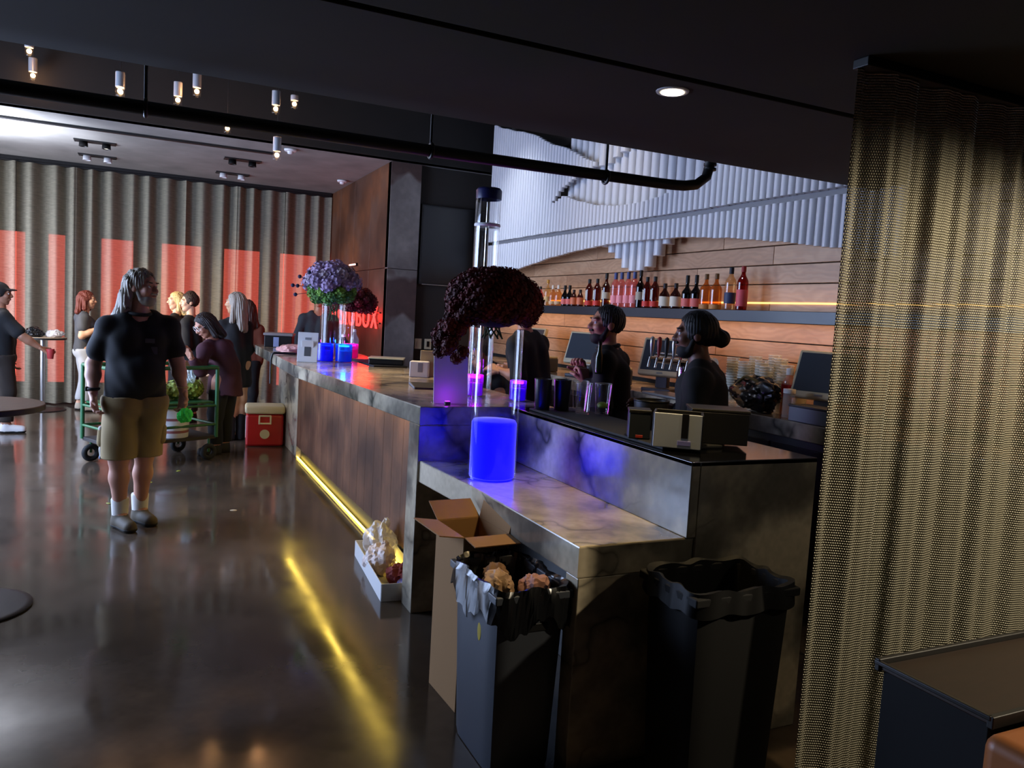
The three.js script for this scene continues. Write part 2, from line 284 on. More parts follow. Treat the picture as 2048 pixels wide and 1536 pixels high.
// ---------------------------------------------------------------- white tube sculpture above the back bar
{
  const s = thing('tube_sculpture', 'wall sculpture of white vertical tubes with eye-shaped opening above bar', 'wall sculpture', [3.80, 2.12, -6.0]);
  const W = (x, y, z) => [x - 3.80, y - 2.12, z + 6.0];
  const curve = pts => z => { if (z <= pts[0][0]) return pts[0][1]; for (let i = 1; i < pts.length; i++) if (z <= pts[i][0]) { const [a, b] = [pts[i - 1], pts[i]]; let t = (z - a[0]) / (b[0] - a[0]); t = t * t * (3 - 2 * t) * 0.4 + t * 0.6; return lerp(a[1], b[1], t); } return pts[pts.length - 1][1]; };
  const bottom = curve([[-8.95, 2.115], [-8.59, 2.121], [-8.144, 2.137], [-7.69, 2.188], [-7.266, 2.24], [-6.7, 2.282], [-6.2, 2.307], [-5.64, 2.311], [-5.12, 2.301], [-4.54, 2.259], [-4.08, 2.205], [-3.575, 2.137], [-3.0, 2.05]]);
  const top1 = curve([[-8.95, 3.9], [-8.72, 3.82], [-8.22, 3.693], [-7.98, 3.627], [-7.25, 3.367], [-6.475, 3.09]]);
  const jag = curve([[-7.34, 2.80], [-7.09, 2.934], [-6.79, 3.017], [-6.47, 3.06]]);
  const eye = curve([[-7.29, 2.80], [-7.08, 2.845], [-6.76, 2.759], [-6.377, 2.681], [-6.03, 2.641], [-5.72, 2.634], [-5.43, 2.652], [-5.165, 2.69], [-4.92, 2.74], [-4.70, 2.82], [-4.55, 2.95]]);
  const geos = {}; const tubeGeo = (r, h) => { const k = r + '_' + Math.round(h * 100); return geos[k] ??= new THREE.CylinderGeometry(r, r, Math.round(h * 100) / 100, 14, 1, false); };
  const put = (x, z, y0, y1, r) => { if (y1 - y0 < 0.015) return; const m = part('tube', tubeGeo(r, y1 - y0), M.tubeWhite, s); m.position.set(...W(x, (y0 + y1) / 2, z)); };
  const ST = 2.497, SB = 2.452;
  for (let z = -8.93; z < -3.05; z += 0.0655) {
    put(3.80, z, bottom(z), SB, 0.0285);
    if (z < -7.31) put(3.80, z, ST, top1(z), 0.0285);
    else if (z < -4.55) { put(3.80, z, ST, eye(z), 0.0285); if (z < -6.48) put(3.80, z, jag(z), top1(z), 0.0285); }
    else put(3.80, z, ST, 3.1, 0.0285);
  }
  const vee = curve([[-7.2, 2.56], [-6.5, 2.50], [-6.42, 2.267], [-6.22, 2.18], [-6.09, 2.098], [-5.98, 2.055], [-5.86, 2.047], [-5.74, 2.053], [-5.635, 2.092], [-5.537, 2.173], [-5.43, 2.256], [-5.3, 2.5], [-4.2, 2.56]]);
  for (let z = -7.15; z < -4.25; z += 0.122) put(3.93, z, Math.round((vee(z) + 0.03) / 0.03) * 0.03, 3.6, 0.05);
  [3.06, 3.065, 3.10, 3.13, 3.17, 3.22, 3.28].forEach((y, i) => put(3.865, -6.46 + i * 0.122, y, 3.7, 0.05));
  part('backing_rail', bb(...[3.832 - 3.80, 3.845 - 3.80, 2.44 - 2.12, 2.53 - 2.12, -2.95, 2.95], 0.003), std(0x77777a, 0.6), s);
  part('backing_rail', bb(...[4.02 - 3.80, 4.06 - 3.80, 3.4 - 2.12, 3.46 - 2.12, -2.95, 2.95], 0.003), M.darkMetal, s);
}
// ---------------------------------------------------------------- black pipe below the soffit edge
{
  const p = thing('sprinkler_pipe', 'long black pipe hung below the dark soffit edge', 'pipe', [0, 2.322, -3.42]);
  part('pipe_run', tube([[-3.0, 0, 0], [0, 0, 0], [1.2, 0, 0], [2.4, 0.01, 0], [2.58, 0.02, 0], [2.66, 0.05, 0], [2.70, 0.12, 0], [2.70, 0.30, 0], [2.70, 1.6, 0]], 0.027, 90, 12), M.black, p);
  for (const x of [-0.02, 1.14, 2.06]) { part('hanger_rod', cyl(0.007, 0.007, 1.65, x, 0.02, 0, 8), M.black, p); part('clamp', new THREE.TorusGeometry(0.031, 0.008, 8, 20).rotateY(Math.PI / 2).translate(x, 0, 0), M.black, p); }
  for (const y of [0.115, 0.14, 0.165]) part('collar', cyl(0.034, 0.034, 0.012, 2.70, y, 0, 16), M.black, p);
}
// ---------------------------------------------------------------- lamps
const ORD = ['first', 'second', 'third', 'fourth', 'fifth', 'sixth', 'seventh', 'eighth', 'ninth', 'tenth', 'eleventh', 'twelfth'];
{
  const bulb = glow(new THREE.Color(1, 0.62, 0.30), 9);
  // x, y (of the bulb), z, ceiling height, label
  const P = [[1.073, 3.0, -7.743, 'chrome cylinder pendant lamp hanging lowest, against the pale bay ceiling'], [1.295, 3.61, -8.235, 'small pendant lamp with hidden cylinder, nearest the rust-brown panel wall'], [1.057, 3.43, -7.79, 'chrome pendant lamp straight above the lowest hanging one'],
    [0.692, 3.33, -8.494, 'short pendant lamp between the lowest one and the paired ones'], [0.384, 3.55, -8.117, 'higher of the two chrome pendant lamps hanging as a pair'], [0.224, 3.46, -8.186, 'lower of the two chrome pendant lamps hanging as a pair'],
    [-0.253, 3.40, -7.921, 'chrome pendant lamp in front of another, above the long-haired man'], [-0.262, 3.50, -8.4, 'chrome pendant lamp half hidden behind another above the long-haired man'], [-1.036, 3.66, -9.0, 'lower of the two stacked pendant lamps farthest from the bar'], [-1.02, 3.78, -8.6, 'upper of the two stacked pendant lamps farthest from the bar']];
  P.forEach(([x, y, z, label], i) => {
    const g = thing('pendant_lamp', label, 'pendant lamp', [x, y, z], 0, 'chrome cylinder pendants over the floor');
    const len = i === 1 || i === 3 || i === 9 ? 0.05 : 0.13;
    part('cord', cyl(0.003, 0.003, 4.0 - y - len - 0.02, 0, len + 0.02, 0, 6), M.black, g);
    part('cylinder', lathe([[0.0, len + 0.022], [0.036, len + 0.02], [0.038, len + 0.012], [0.038, 0.02], [0.034, 0.018]], 24), std(0xb8babc, 0.32, { metalness: 0.35 }), g);
    part('glass_shade', lathe([[0.037, 0.02], [0.037, -0.055], [0.033, -0.06]], 24), M.glass, g);
    part('bulb', new THREE.SphereGeometry(0.022, 14, 10).translate(0, -0.015, 0), bulb, g, 'warm glowing bulb');
    pointLight(0xffb877, 0.22, [x, y - 0.015, z], 0.5);
  });
  // downlight in the soffit
  const d = thing('ceiling_downlight', 'small round downlight glowing beside the dark soffit joint', 'downlight', [1.715, 2.45, -2.42]);
  part('trim_ring', lathe([[0.042, 0.0], [0.042, -0.004], [0.058, -0.004], [0.06, 0.0]], 32), M.white, d);
  part('lens', cyl(0.042, 0.042, 0.006, 0, -0.006, 0, 32), glow(new THREE.Color(1, 0.86, 0.6), 9), d, 'bright warm lens');
  spotLight(0xffdca0, 6, [1.715, 2.43, -2.42], [1.66, 0, -2.75], R(34), 0.6, 1.5);
  // second downlight, outside the picture, washing the metal curtain
  const e = thing('ceiling_downlight', 'round downlight in the soffit in front of the metal curtain', 'downlight', [3.5, 2.45, -0.5]);
  part('trim_ring', lathe([[0.042, 0.0], [0.042, -0.004], [0.058, -0.004], [0.06, 0.0]], 32), M.white, e);
  part('lens', cyl(0.042, 0.042, 0.006, 0, -0.006, 0, 32), glow(new THREE.Color(1, 0.86, 0.6), 4), e);
  spotLight(0xffeccc, 23, [3.5, 2.42, -0.5], [2.25, 0.62, -1.75], R(42), 0.3, 3);
  // recessed twin spots in the bay ceiling
  [[-0.597, -10.69, 'recessed twin spotlight with one lamp lit, before the curtains', 1], [-0.626, -11.75, 'recessed twin spotlight closest to the curtains, both lamps white', 0], [1.054, -10.61, 'recessed twin spotlight nearer the pendants, over the bar end', 0], [1.047, -11.83, 'recessed twin spotlight with hanging heads by the curtain top', 0]].forEach(([x, z, label, lit], i) => {
    const g = thing('twin_spotlight', label, 'spotlight', [x, 3.38, z], 0, 'twin spotlights in the window bay ceiling');
    part('housing', bb(-0.22, 0.22, -0.012, 0, -0.09, 0.09, 0.004), M.black, g);
    for (const s of [-1, 1]) { const h = part('lamp_head', lathe([[0.0, 0.0], [0.045, -0.004], [0.05, -0.06], [0.042, -0.062], [0.03, -0.03]], 18).translate(s * 0.12, -0.01, 0), i % 2 ? M.white : M.darkMetal, g); if (lit && s > 0) part('lens', cyl(0.036, 0.036, 0.004, 0.12, -0.062, 0, 18), glow(new THREE.Color(1, 0.95, 0.85), 6), h); }
    if (lit) spotLight(0xfff0d8, 5, [x + 0.12, 3.29, z], [x + 0.3, 0, z + 0.2], R(40), 0.7);
  });
  [[1.458, -9.45, 'white round smoke detector beside the lowest pendant'], [2.45, -11.2, 'white round smoke detector by the rust-brown panel wall']].forEach(([x, z, label]) => {
    const g = thing('smoke_detector', label, 'smoke detector', [x, 3.38, z]);
    part('base_plate', lathe([[0, 0], [0.07, 0], [0.07, -0.018], [0.062, -0.03], [0.0, -0.03]], 24), M.white, g); part('sensor_dome', lathe([[0.035, -0.03], [0.03, -0.055], [0, -0.06]], 20), M.white, g);
  });
  // flood lamp on the left wall, outside the picture: the hard warm light on the people by the curtains
  const f = thing('wall_flood_lamp', 'black flood lamp on the side wall pointing at the curtains', 'flood lamp', [-2.85, 2.5, -9.6], R(60));
  part('bracket', bb(-0.02, 0.02, -0.15, 0.02, -0.02, 0.02, 0.003), M.black, f); part('lamp_body', bb(-0.12, 0.12, -0.08, 0.08, -0.06, 0.06, 0.01), M.black, f); part('lens', bb(-0.10, 0.10, -0.06, 0.06, 0.06, 0.064, 0.002), glow(new THREE.Color(1, 0.85, 0.6), 4), f);
  spotLight(0xffdfae, 60, [-2.72, 2.5, -9.66], [0.1, 1.2, -11.4], R(26), 0.8, 3);
  const u = thing('uplight', 'cool white floor-stand uplight aimed at the bay ceiling', 'uplight', [-2.15, 0, -9.95]); part('stand', cyl(0.015, 0.015, 2.0, 0, 0.02, 0, 12), M.black, u); part('foot_plate', cyl(0.16, 0.16, 0.02, 0, 0, 0, 28), M.black, u); part('lamp_head', cyl(0.09, 0.11, 0.16, 0, 2.0, 0, 24), M.black, u); part('lens', cyl(0.1, 0.1, 0.006, 0, 2.16, 0, 24), glow(new THREE.Color(0.85, 0.92, 1), 6), u);
  spotLight(0xdfe8ff, 150, [-2.15, 2.19, -9.95], [-1.75, 3.6, -10.15], R(48), 0.9, 3);
  // track heads in the high ceiling that light the white tubes
  [[2.3, -8.0, 3.85, 2.6, -8.0, 13, 0xe6f0ff, 30], [2.4, -5.6, 3.85, 2.6, -6.3, 6.5, 0xfff0e0, 30], [2.4, -4.2, 3.85, 2.3, -4.4, 3.5, 0xe8eeff, 34], [1.75, -5.9, 1.62, 1.1, -5.6, 24, 0xffd8a0, 30]].forEach(([x, z, tx, ty, tz, pw, col, ang], i) => {
    const g = thing('track_spotlight', `black track spotlight high above the bar aisle, ${ORD[i]} from the screen wall`, 'spotlight', [x, 3.98, z]);
    part('stem', cyl(0.01, 0.01, 0.10, 0, -0.08, 0, 8), M.black, g); part('lamp_head', cyl(0.05, 0.05, 0.14, 0, -0.23, 0, 16), M.black, g); part('lens', cyl(0.045, 0.045, 0.004, 0, -0.236, 0, 16), glow(new THREE.Color(1, 1, 1), 3), g);
    spotLight(col, pw, [x, 3.73, z], [tx, ty, tz], R(ang), 0.8, 3);
  });
}
// ---------------------------------------------------------------- screen, sockets, sign
{
  const t = thing('wall_tv', 'black wall-mounted television screen, switched off, beside the tube sculpture', 'television', [3.53, 2.42, -9.36]);
  part('bezel', bb(-0.50, 0.50, -0.48, 0.50, 0, 0.045, 0.008), M.black, t); part('display', bb(-0.48, 0.48, -0.455, 0.48, 0.045, 0.048, 0.001), std(0x050506, 0.3), t); part('edge_strip', bb(-0.46, 0.18, -0.482, -0.474, 0.04, 0.05, 0.002), M.steel, t);
  [[3.07, 'ivory wall outlet plate next to the plaster edge'], [3.20, 'ivory wall outlet plate nearer the red flowers']].forEach(([x, label], i) => {
    const o = thing('wall_outlet', label, 'outlet', [x, 1.20, -9.36], 0, 'two ivory plates under the television');
    part('plate', rbox(0.09, 0.13, 0.012, 0, 0, 0.006, 0.004), M.ivory, o); part('socket', rbox(0.035, 0.07, 0.006, 0, 0, 0.014, 0.002), i ? M.darkMetal : M.ivory, o);
  });
  const font = await new FontLoader().loadAsync('fonts/droid/droid_sans_regular.typeface.json');
  const s = thing('neon_sign', 'glowing red neon lettering on the rust-brown panel wall', 'neon sign', [2.62, 1.36, -9.5], -Math.PI / 2);
  const red = glow(new THREE.Color(1, 0.06, 0.05), 2.2); let x = 0; const H = 0.27;
  const letters = []; for (const ch of 'MUSIC BOX') { if (ch === ' ') { x += 0.10; continue; } const g = new TextGeometry(ch, { font, size: H, depth: 0.008, curveSegments: 5, bevelEnabled: true, bevelSize: 0.004, bevelThickness: 0.004, bevelSegments: 1 }); g.scale(1.45, 1, 1); g.computeBoundingBox(); const w = g.boundingBox.max.x - g.boundingBox.min.x; g.translate(x - g.boundingBox.min.x, 0, 0.02); letters.push(g); x += w + 0.075; }
  letters.forEach(g => part('letter', g.translate(-x, 0, 0), red, s, 'glowing red letter'));
  part('mounting_rail', bb(-x, 0, 0.06, 0.075, 0.0, 0.02, 0.002), M.darkMetal, s); part('mounting_rail', bb(-x, 0, 0.19, 0.205, 0.0, 0.02, 0.002), M.darkMetal, s);
  for (const z of [-9.8, -10.5, -11.2]) pointLight(0xff2418, 0.5, [2.5, 1.5, z], 4);
  const l = thing('light_bar', 'thin pink light bar mounted high on the rust-brown panel wall', 'light bar', [2.61, 2.2, -10.95], 0);
  part('lamp_tube', rod([-0.03, 0, -0.16], [-0.03, 0, 0.16], 0.012), glow(new THREE.Color(1, 0.45, 0.4), 3), l); part('holder', bb(-0.02, 0.01, -0.02, 0.02, -0.16, 0.16, 0.002), M.darkMetal, l);
}
// ---------------------------------------------------------------- bottles
{
  const G = (c, r = 0.06) => phy(c, r, { transmission: 0.9, thickness: 0, ior: 1.5 });
  const prof = (R0, hb, rn, h) => lathe([[0, 0.002], [R0 * 0.9, 0.002], [R0, 0.01], [R0, hb], [R0 * 0.92, hb + 0.02], [rn * 1.3, hb + 0.05], [rn, hb + 0.065], [rn, h]], 20);
  const band = (R0, y0, y1) => lathe([[R0 + 0.0012, y0], [R0 + 0.0012, y1]], 20);
  const K = {
    pinkSquat: [0.036, 0.11, 0.013, 0.19, 0xf5a0a0, 0xb05060, [0.03, 0.09], 0x222222, 0.02], clearGold: [0.037, 0.15, 0.013, 0.25, 0xf3d9a8, 0xd8b070, [0.04, 0.10], 0xc08a30, 0.03],
    goldSquat: [0.042, 0.11, 0.014, 0.19, 0xf0c890, 0xd9b080, [0.02, 0.05], 0xe0d8c8, 0.03], darkPink: [0.037, 0.09, 0.014, 0.18, 0x1a1412, 0xe8736a, [0.02, 0.075], 0x0c0c0c, 0.035],
    smallRed: [0.034, 0.08, 0.013, 0.15, 0x7a2416, 0xe07a50, [0.02, 0.09], 0x201010, 0.02], whiskey: [0.038, 0.165, 0.014, 0.24, 0x8a2a12, 0xd93a2c, [0.015, 0.06], 0x101418, 0.03],
    amberTall: [0.038, 0.18, 0.014, 0.28, 0x7a3010, 0xb9b29c, [0.08, 0.14], 0x14100c, 0.04], pinkTall: [0.040, 0.20, 0.015, 0.27, 0xf6b7b4, 0xea8f92, [0.04, 0.11], 0x39487c, 0.05],
    darkTall: [0.038, 0.18, 0.014, 0.29, 0x2e140a, 0xa89c86, [0.07, 0.14], 0x0e0c0a, 0.04], shortLabel: [0.045, 0.10, 0.015, 0.18, 0x6a2012, 0xe3d6bb, [0.02, 0.10], 0x201512, 0.03],
    blackPink: [0.042, 0.12, 0.014, 0.22, 0x14100f, 0xea7468, [0.02, 0.085], 0x0a0a0a, 0.05], caskGold: [0.046, 0.15, 0.014, 0.245, 0xe6a860, 0xc98a4a, [0.005, 0.04], 0x6a4a24, 0.03],
    clearBlue: [0.041, 0.20, 0.015, 0.28, 0xf0d6b0, 0x2c3858, [0.05, 0.13], 0x0e1420, 0.035], redTall: [0.040, 0.20, 0.015, 0.29, 0xb02a20, 0xd8525a, [0.03, 0.15], 0x8c1c1c, 0.03],
  };
  const mats = {}; const mk = c => mats[c] ??= std(c, 0.6), gk = c => mats['g' + c] ??= G(c);
  const make = (k, parent) => { const [R0, hb, rn, h, gc, lc, [l0, l1], cc, ch] = K[k]; part('glass_body', prof(R0, hb, rn, h), gk(gc), parent); part('label', band(R0, l0, l1), mk(lc), parent); if (k === 'whiskey' || k === 'amberTall') part('label', new THREE.CylinderGeometry(R0 + 0.0014, R0 + 0.0014, 0.085, 6, 1, true, R(250), R(40)).translate(0, 0.115, 0), mk(0xc9c4b4), parent); part('cap', lathe([[rn + 0.002, h - 0.012], [rn + 0.002, h + ch - 0.004], [rn - 0.001, h + ch], [0, h + ch]], 14), mk(cc), parent); };
  const B = [[-7.70, 'pinkSquat', 'small pink bottle at the flower end of the shelf'], [-7.53, 'clearGold', 'clear gold-topped bottle second from the flower end'], [-7.405, 'goldSquat', 'squat golden bottle beside the clear gold-topped one'], [-7.28, 'goldSquat', 'squat golden bottle beside the two small black bottles'],
    [-7.14, 'darkPink', 'small black bottle with pink label beside the squat golden bottles'], [-7.04, 'darkPink', 'small black bottle with pink label beside the small red jars'], [-6.95, 'smallRed', 'small brown jar bottle with orange label after the black bottles'], [-6.82, 'smallRed', 'small brown jar bottle with orange label beside the whiskey'],
    [-6.65, 'whiskey', 'whiskey bottle with red band, first of the pair near the jar bottles'], [-6.50, 'whiskey', 'whiskey bottle with red band, second of the pair near the jar bottles'], [-6.34, 'amberTall', 'tall amber bottle with cream label beside the pink bottles'],
    [-6.18, 'pinkTall', 'tall pink bottle with blue cap, beside the tall amber bottle'], [-6.08, 'pinkTall', 'tall pink bottle with blue cap, second of the four'], [-5.97, 'pinkTall', 'tall pink bottle with blue cap, third of the four'], [-5.87, 'pinkTall', 'tall pink bottle with blue cap, beside the tall dark bottle'],
    [-5.775, 'darkTall', 'tall dark bottle right after the four pink bottles'], [-5.67, 'whiskey', 'whiskey bottle with red band beside the tall dark bottle'], [-5.555, 'whiskey', 'whiskey bottle with red band beside the short white-labelled bottles'], [-5.41, 'shortLabel', 'short brown bottle with white label beside the whiskey'], [-5.26, 'shortLabel', 'short brown bottle with white label beside the black bottles'],
    [-5.114, 'blackPink', 'black bottle with large pink label beside the short white-labelled bottle'], [-5.0, 'blackPink', 'black bottle with large pink label beside the golden bottles'], [-4.88, 'caskGold', 'broad golden bottle beside the black bottles with pink labels'], [-4.76, 'caskGold', 'broad golden bottle beside the clear one with navy label'],
    [-4.60, 'clearBlue', 'tall clear bottle with navy label near the row end'], [-4.47, 'redTall', 'tall red bottle, last of the row']];
  B.forEach(([z, k, label]) => { const g = thing('liquor_bottle', label, 'bottle', [3.905, 1.742, z], rr(-0.2, 0.2), 'liquor bottles on the long steel shelf'); make(k, g); });
}
// ---------------------------------------------------------------- back counter things
{
  const pos = [[-6.2, 'tilted grey till screen behind the bartender with clasped hands, nearer the flowers'], [-4.98, 'tilted grey till screen beside the beer taps'], [-3.46, 'tilted grey till screen half behind the metal curtain'], [-7.35, 'tilted grey till screen farthest down the back counter']];
  pos.forEach(([z, label], i) => {
    const g = thing('till_screen', label, 'till screen', [i === 2 ? 3.70 : 3.62, 1.09, z], R([-62, -58, -70, -65][i]), 'touch-screen tills on the back counter');
    const tilt = new THREE.Matrix4().makeRotationX(R(-22)).setPosition(0, 0.15, 0.02), T = q => q.applyMatrix4(tilt);
    part('foot', rbox(0.24, 0.03, 0.22, 0, 0.015, 0, 0.008), M.greyPlastic, g); part('neck', rbox(0.10, 0.16, 0.06, 0, 0.09, -0.03, 0.01), M.greyPlastic, g);
    part('casing', T(rbox(0.37, 0.31, 0.05, 0, 0.12, 0, 0.014)), std(0xb8ad8c, 0.5), g); part('display', T(rbox(0.33, 0.25, 0.004, 0, 0.13, 0.0265, 0.002)), std(0x394048, 0.18), g); part('badge', T(rbox(0.05, 0.012, 0.003, 0, -0.015, 0.0265, 0.001)), M.steel, g);
  });
  const pr = [[-5.45, 'white receipt printer with black mouth beside the till nearest the taps'], [-5.85, 'pale receipt printer under the till behind the bartender'], [-6.75, 'pale receipt printer farther down the back counter']];
  pr.forEach(([z, label]) => { const g = thing('receipt_printer', label, 'printer', [3.52, 1.09, z], R(-70), 'receipt printers on the back counter'); part('housing', rbox(0.17, 0.13, 0.20, 0, 0.066, 0, 0.012), M.greyPlastic, g); part('lid', rbox(0.165, 0.02, 0.19, 0, 0.14, 0, 0.008), M.ivory, g); part('paper_slot', rbox(0.11, 0.05, 0.006, 0, 0.07, 0.1, 0.002), M.black, g); });
  // beer tap tower
  const t = thing('beer_tap_tower', 'chrome beer tap tower with a row of tap handles', 'beer tap', [3.50, 1.09, -4.55], 0);
  part('column', lathe([[0.055, 0], [0.06, 0.01], [0.05, 0.02], [0.05, 0.22], [0.055, 0.24]], 22), M.chrome, t); part('drip_tray', rbox(0.22, 0.02, 0.55, -0.05, 0.01, 0, 0.005), M.steel, t); part('crossbar', rod([0, 0.27, -0.32], [0, 0.27, 0.32], 0.042, 18), M.chrome, t);
  for (let i = 0; i < 7; i++) { const z = -0.27 + i * 0.09; const f = part('faucet', merge(rod([-0.03, 0.27, z], [-0.11, 0.27, z], 0.011), rod([-0.11, 0.275, z], [-0.125, 0.20, z], 0.009)), M.chrome, t); part('tap_handle', lathe([[0.006, 0], [0.012, 0.03], [0.019, 0.10], [0.015, 0.14], [0, 0.15]], 12).translate(-0.10, 0.28, z), i % 3 === 1 ? std(0x7a1c18, 0.4) : i % 3 ? M.black : M.steel, f); }
  // stacked plastic cups
  const stackXY = [[3.62, -4.13, 12], [3.72, -4.02, 13], [3.60, -3.99, 11], [3.80, -3.92, 14], [3.64, -3.87, 12], [3.74, -3.80, 13], [3.58, -3.76, 10], [3.68, -3.68, 11], [3.80, -3.66, 9], [3.60, -3.62, 8]];
  const cupG = lathe([[0, 0.002], [0.03, 0.002], [0.031, 0.004], [0.043, 0.115], [0.045, 0.118], [0.043, 0.12]], 16), rimG = new THREE.TorusGeometry(0.0435, 0.002, 6, 20).rotateX(Math.PI / 2).translate(0, 0.118, 0);
  const where = ['beside the bartender with a bun', 'behind the first stack by the bun', 'in front, second along the counter', 'tallest, against the plank wall', 'in the middle of the front row', 'in the middle of the rear row', 'shorter, at the counter edge', 'behind the black bag', 'beside the red bottle, at the wall', 'lowest, beside the red bottle'];
  stackXY.forEach(([x, z, n], i) => { const g = thing('cup_stack', `stack of clear plastic cups, ${where[i]}`, 'cup stack', [x + 0.09, 1.09, z - 0.15], 0, 'stacks of clear cups on the back counter'); for (let k = 0; k < n; k++) { const c = part('cup', cupG, M.cupClear, g); c.position.y = k * 0.018; part('rim', rimG, M.white, c); } });
  const sb = thing('squeeze_bottle', 'clear bottle with red band and white cap beside the cups', 'bottle', [3.63, 1.09, -3.66]);
  part('glass_body', lathe([[0, 0.002], [0.045, 0.004], [0.045, 0.2], [0.02, 0.24], [0.02, 0.26]], 20), phy(0xf3c6b0, 0.1, { transmission: 0.7, thickness: 0 }), sb); part('label', lathe([[0.0462, 0.12], [0.0462, 0.19]], 20), std(0xc4262a, 0.5), sb); part('cap', lathe([[0.023, 0.25], [0.023, 0.29], [0, 0.295]], 16), M.white, sb);
  const wc = thing('jar_candle', 'small white-topped jar between red bottle and till screen', 'jar', [3.50, 1.09, -3.52]); part('glass_body', lathe([[0, 0.002], [0.035, 0.004], [0.035, 0.15]], 18), M.cupClear, wc); part('lid', lathe([[0.036, 0.15], [0.036, 0.175], [0, 0.178]], 18), M.white, wc);
  const tr = thing('counter_tray', 'flat grey drawer box on the back counter edge', 'tray', [3.49, 1.09, -3.28], 0); part('box_body', rbox(0.15, 0.085, 0.30, 0, 0.043, 0, 0.006), std(0x70757c, 0.5), tr); part('lid', rbox(0.155, 0.012, 0.31, 0, 0.091, 0, 0.004), M.black, tr);
}
// crumpled cloth or plastic lump
function lump(rx, ry, rz, s, amp = 0.25, det = 4) { // creased facets, like crumpled film or paper
  const g = new THREE.IcosahedronGeometry(1, det * 2); const p = g.attributes.position, o = Math.floor(s * 37);
  const h3 = (x, y, z, f) => hash2(Math.round(x * f * 50) + o, Math.round(y * f * 50) * 3 + Math.round(z * f * 50) * 7, 5);
  for (let i = 0; i < p.count; i++) { const x = p.getX(i), y = p.getY(i), z = p.getZ(i); const big = Math.sin(x * 2.3 + s) * Math.cos(y * 2.9 + s * 2) + Math.sin(z * 2.7 + x * 1.7 + s * 3), rid = 1 - Math.abs(Math.sin(x * 4.1 + z * 3.3 + y * 2.2 + s * 5)); const k = 1 + amp * (0.28 * big + 0.4 * (rid - 0.5)) + amp * 0.35 * (h3(x, y, z, 1) - 0.5); p.setXYZ(i, x * rx * k, Math.max(y, -0.8) * ry * k, z * rz * k); }
  g.computeVertexNormals(); return toCreasedNormals(g, 0.5);
}
{
  const b = thing('black_bag', 'crumpled black bag lying on the back counter before the cups', 'bag', [3.51, 1.09, -3.83]); part('sack', lump(0.09, 0.115, 0.21, 2.2, 0.35).translate(0, 0.105, 0), M.bagBlack, b); part('strap', tube([[-0.04, 0.17, -0.12], [-0.06, 0.22, -0.02], [-0.05, 0.19, 0.1]], 0.009, 20, 6), std(0x6a5a30, 0.8), b);
}
// ---------------------------------------------------------------- things on the bar
const florets = (n, r, s) => { // a ball of small four-petal florets over a core
  const gs = [new THREE.IcosahedronGeometry(r * 0.86, 2)]; const st = seed; seed = s;
  for (let i = 0; i < n; i++) { const y = 1 - 2 * (i + 0.5) / n, a = i * 2.39996, q = Math.sqrt(1 - y * y); const d = new THREE.Vector3(q * Math.cos(a), y, q * Math.sin(a)); const m = new THREE.Matrix4().compose(d.clone().multiplyScalar(r * rr(0.88, 1.04)), new THREE.Quaternion().setFromUnitVectors(new THREE.Vector3(0, 0, 1), d).multiply(new THREE.Quaternion().setFromAxisAngle(new THREE.Vector3(0, 0, 1), rr(0, 3))), new THREE.Vector3(1, 1, 1));
    const pr = r * rr(0.2, 0.28); for (let k = 0; k < 4; k++) { const pet = new THREE.CircleGeometry(pr * 0.62, 5); const pp = pet.attributes.position; for (let v = 0; v < pp.count; v++) pp.setZ(v, (pp.getX(v) ** 2 + pp.getY(v) ** 2) * 6); pet.translate(pr * 0.55, 0, 0).rotateY(-0.35).rotateZ(k * Math.PI / 2); gs.push(pet.applyMatrix4(m)); } }
  seed = st; const g = merge(gs); g.computeVertexNormals(); return g;
};
const hyd = [florets(46, 0.07, 5), florets(46, 0.07, 9)], roseG = [florets(44, 0.036, 3), florets(44, 0.036, 8)];
function dome(parent, name, geos, mats, n, [rx, ry, rz], cy, keep, sc = [0.85, 1.2]) {
  for (let i = 0; i < n; i++) { const y = 1 - 2 * (i + 0.5) / n, a = i * 2.39996, q = Math.sqrt(Math.max(0, 1 - y * y)); const d = [q * Math.cos(a), y, q * Math.sin(a)]; if (keep && !keep(...d)) continue; const m = part(name, geos[i % geos.length], mats[i % mats.length], parent); m.position.set(d[0] * rx, cy + d[1] * ry, d[2] * rz); m.quaternion.setFromUnitVectors(new THREE.Vector3(0, 1, 0), new THREE.Vector3(...d)); m.scale.setScalar(rr(...sc)); }
}
const redM = [std(0x5c0a12, 0.7), std(0x48070d, 0.75), std(0x6c0e15, 0.7)], purM = [std(0x9c86a8, 0.8), std(0x8a7896, 0.8), std(0xa596a4, 0.8)], grnM = [std(0x4d7a22, 0.7), std(0x3b6419, 0.7), std(0x66902c, 0.7)];
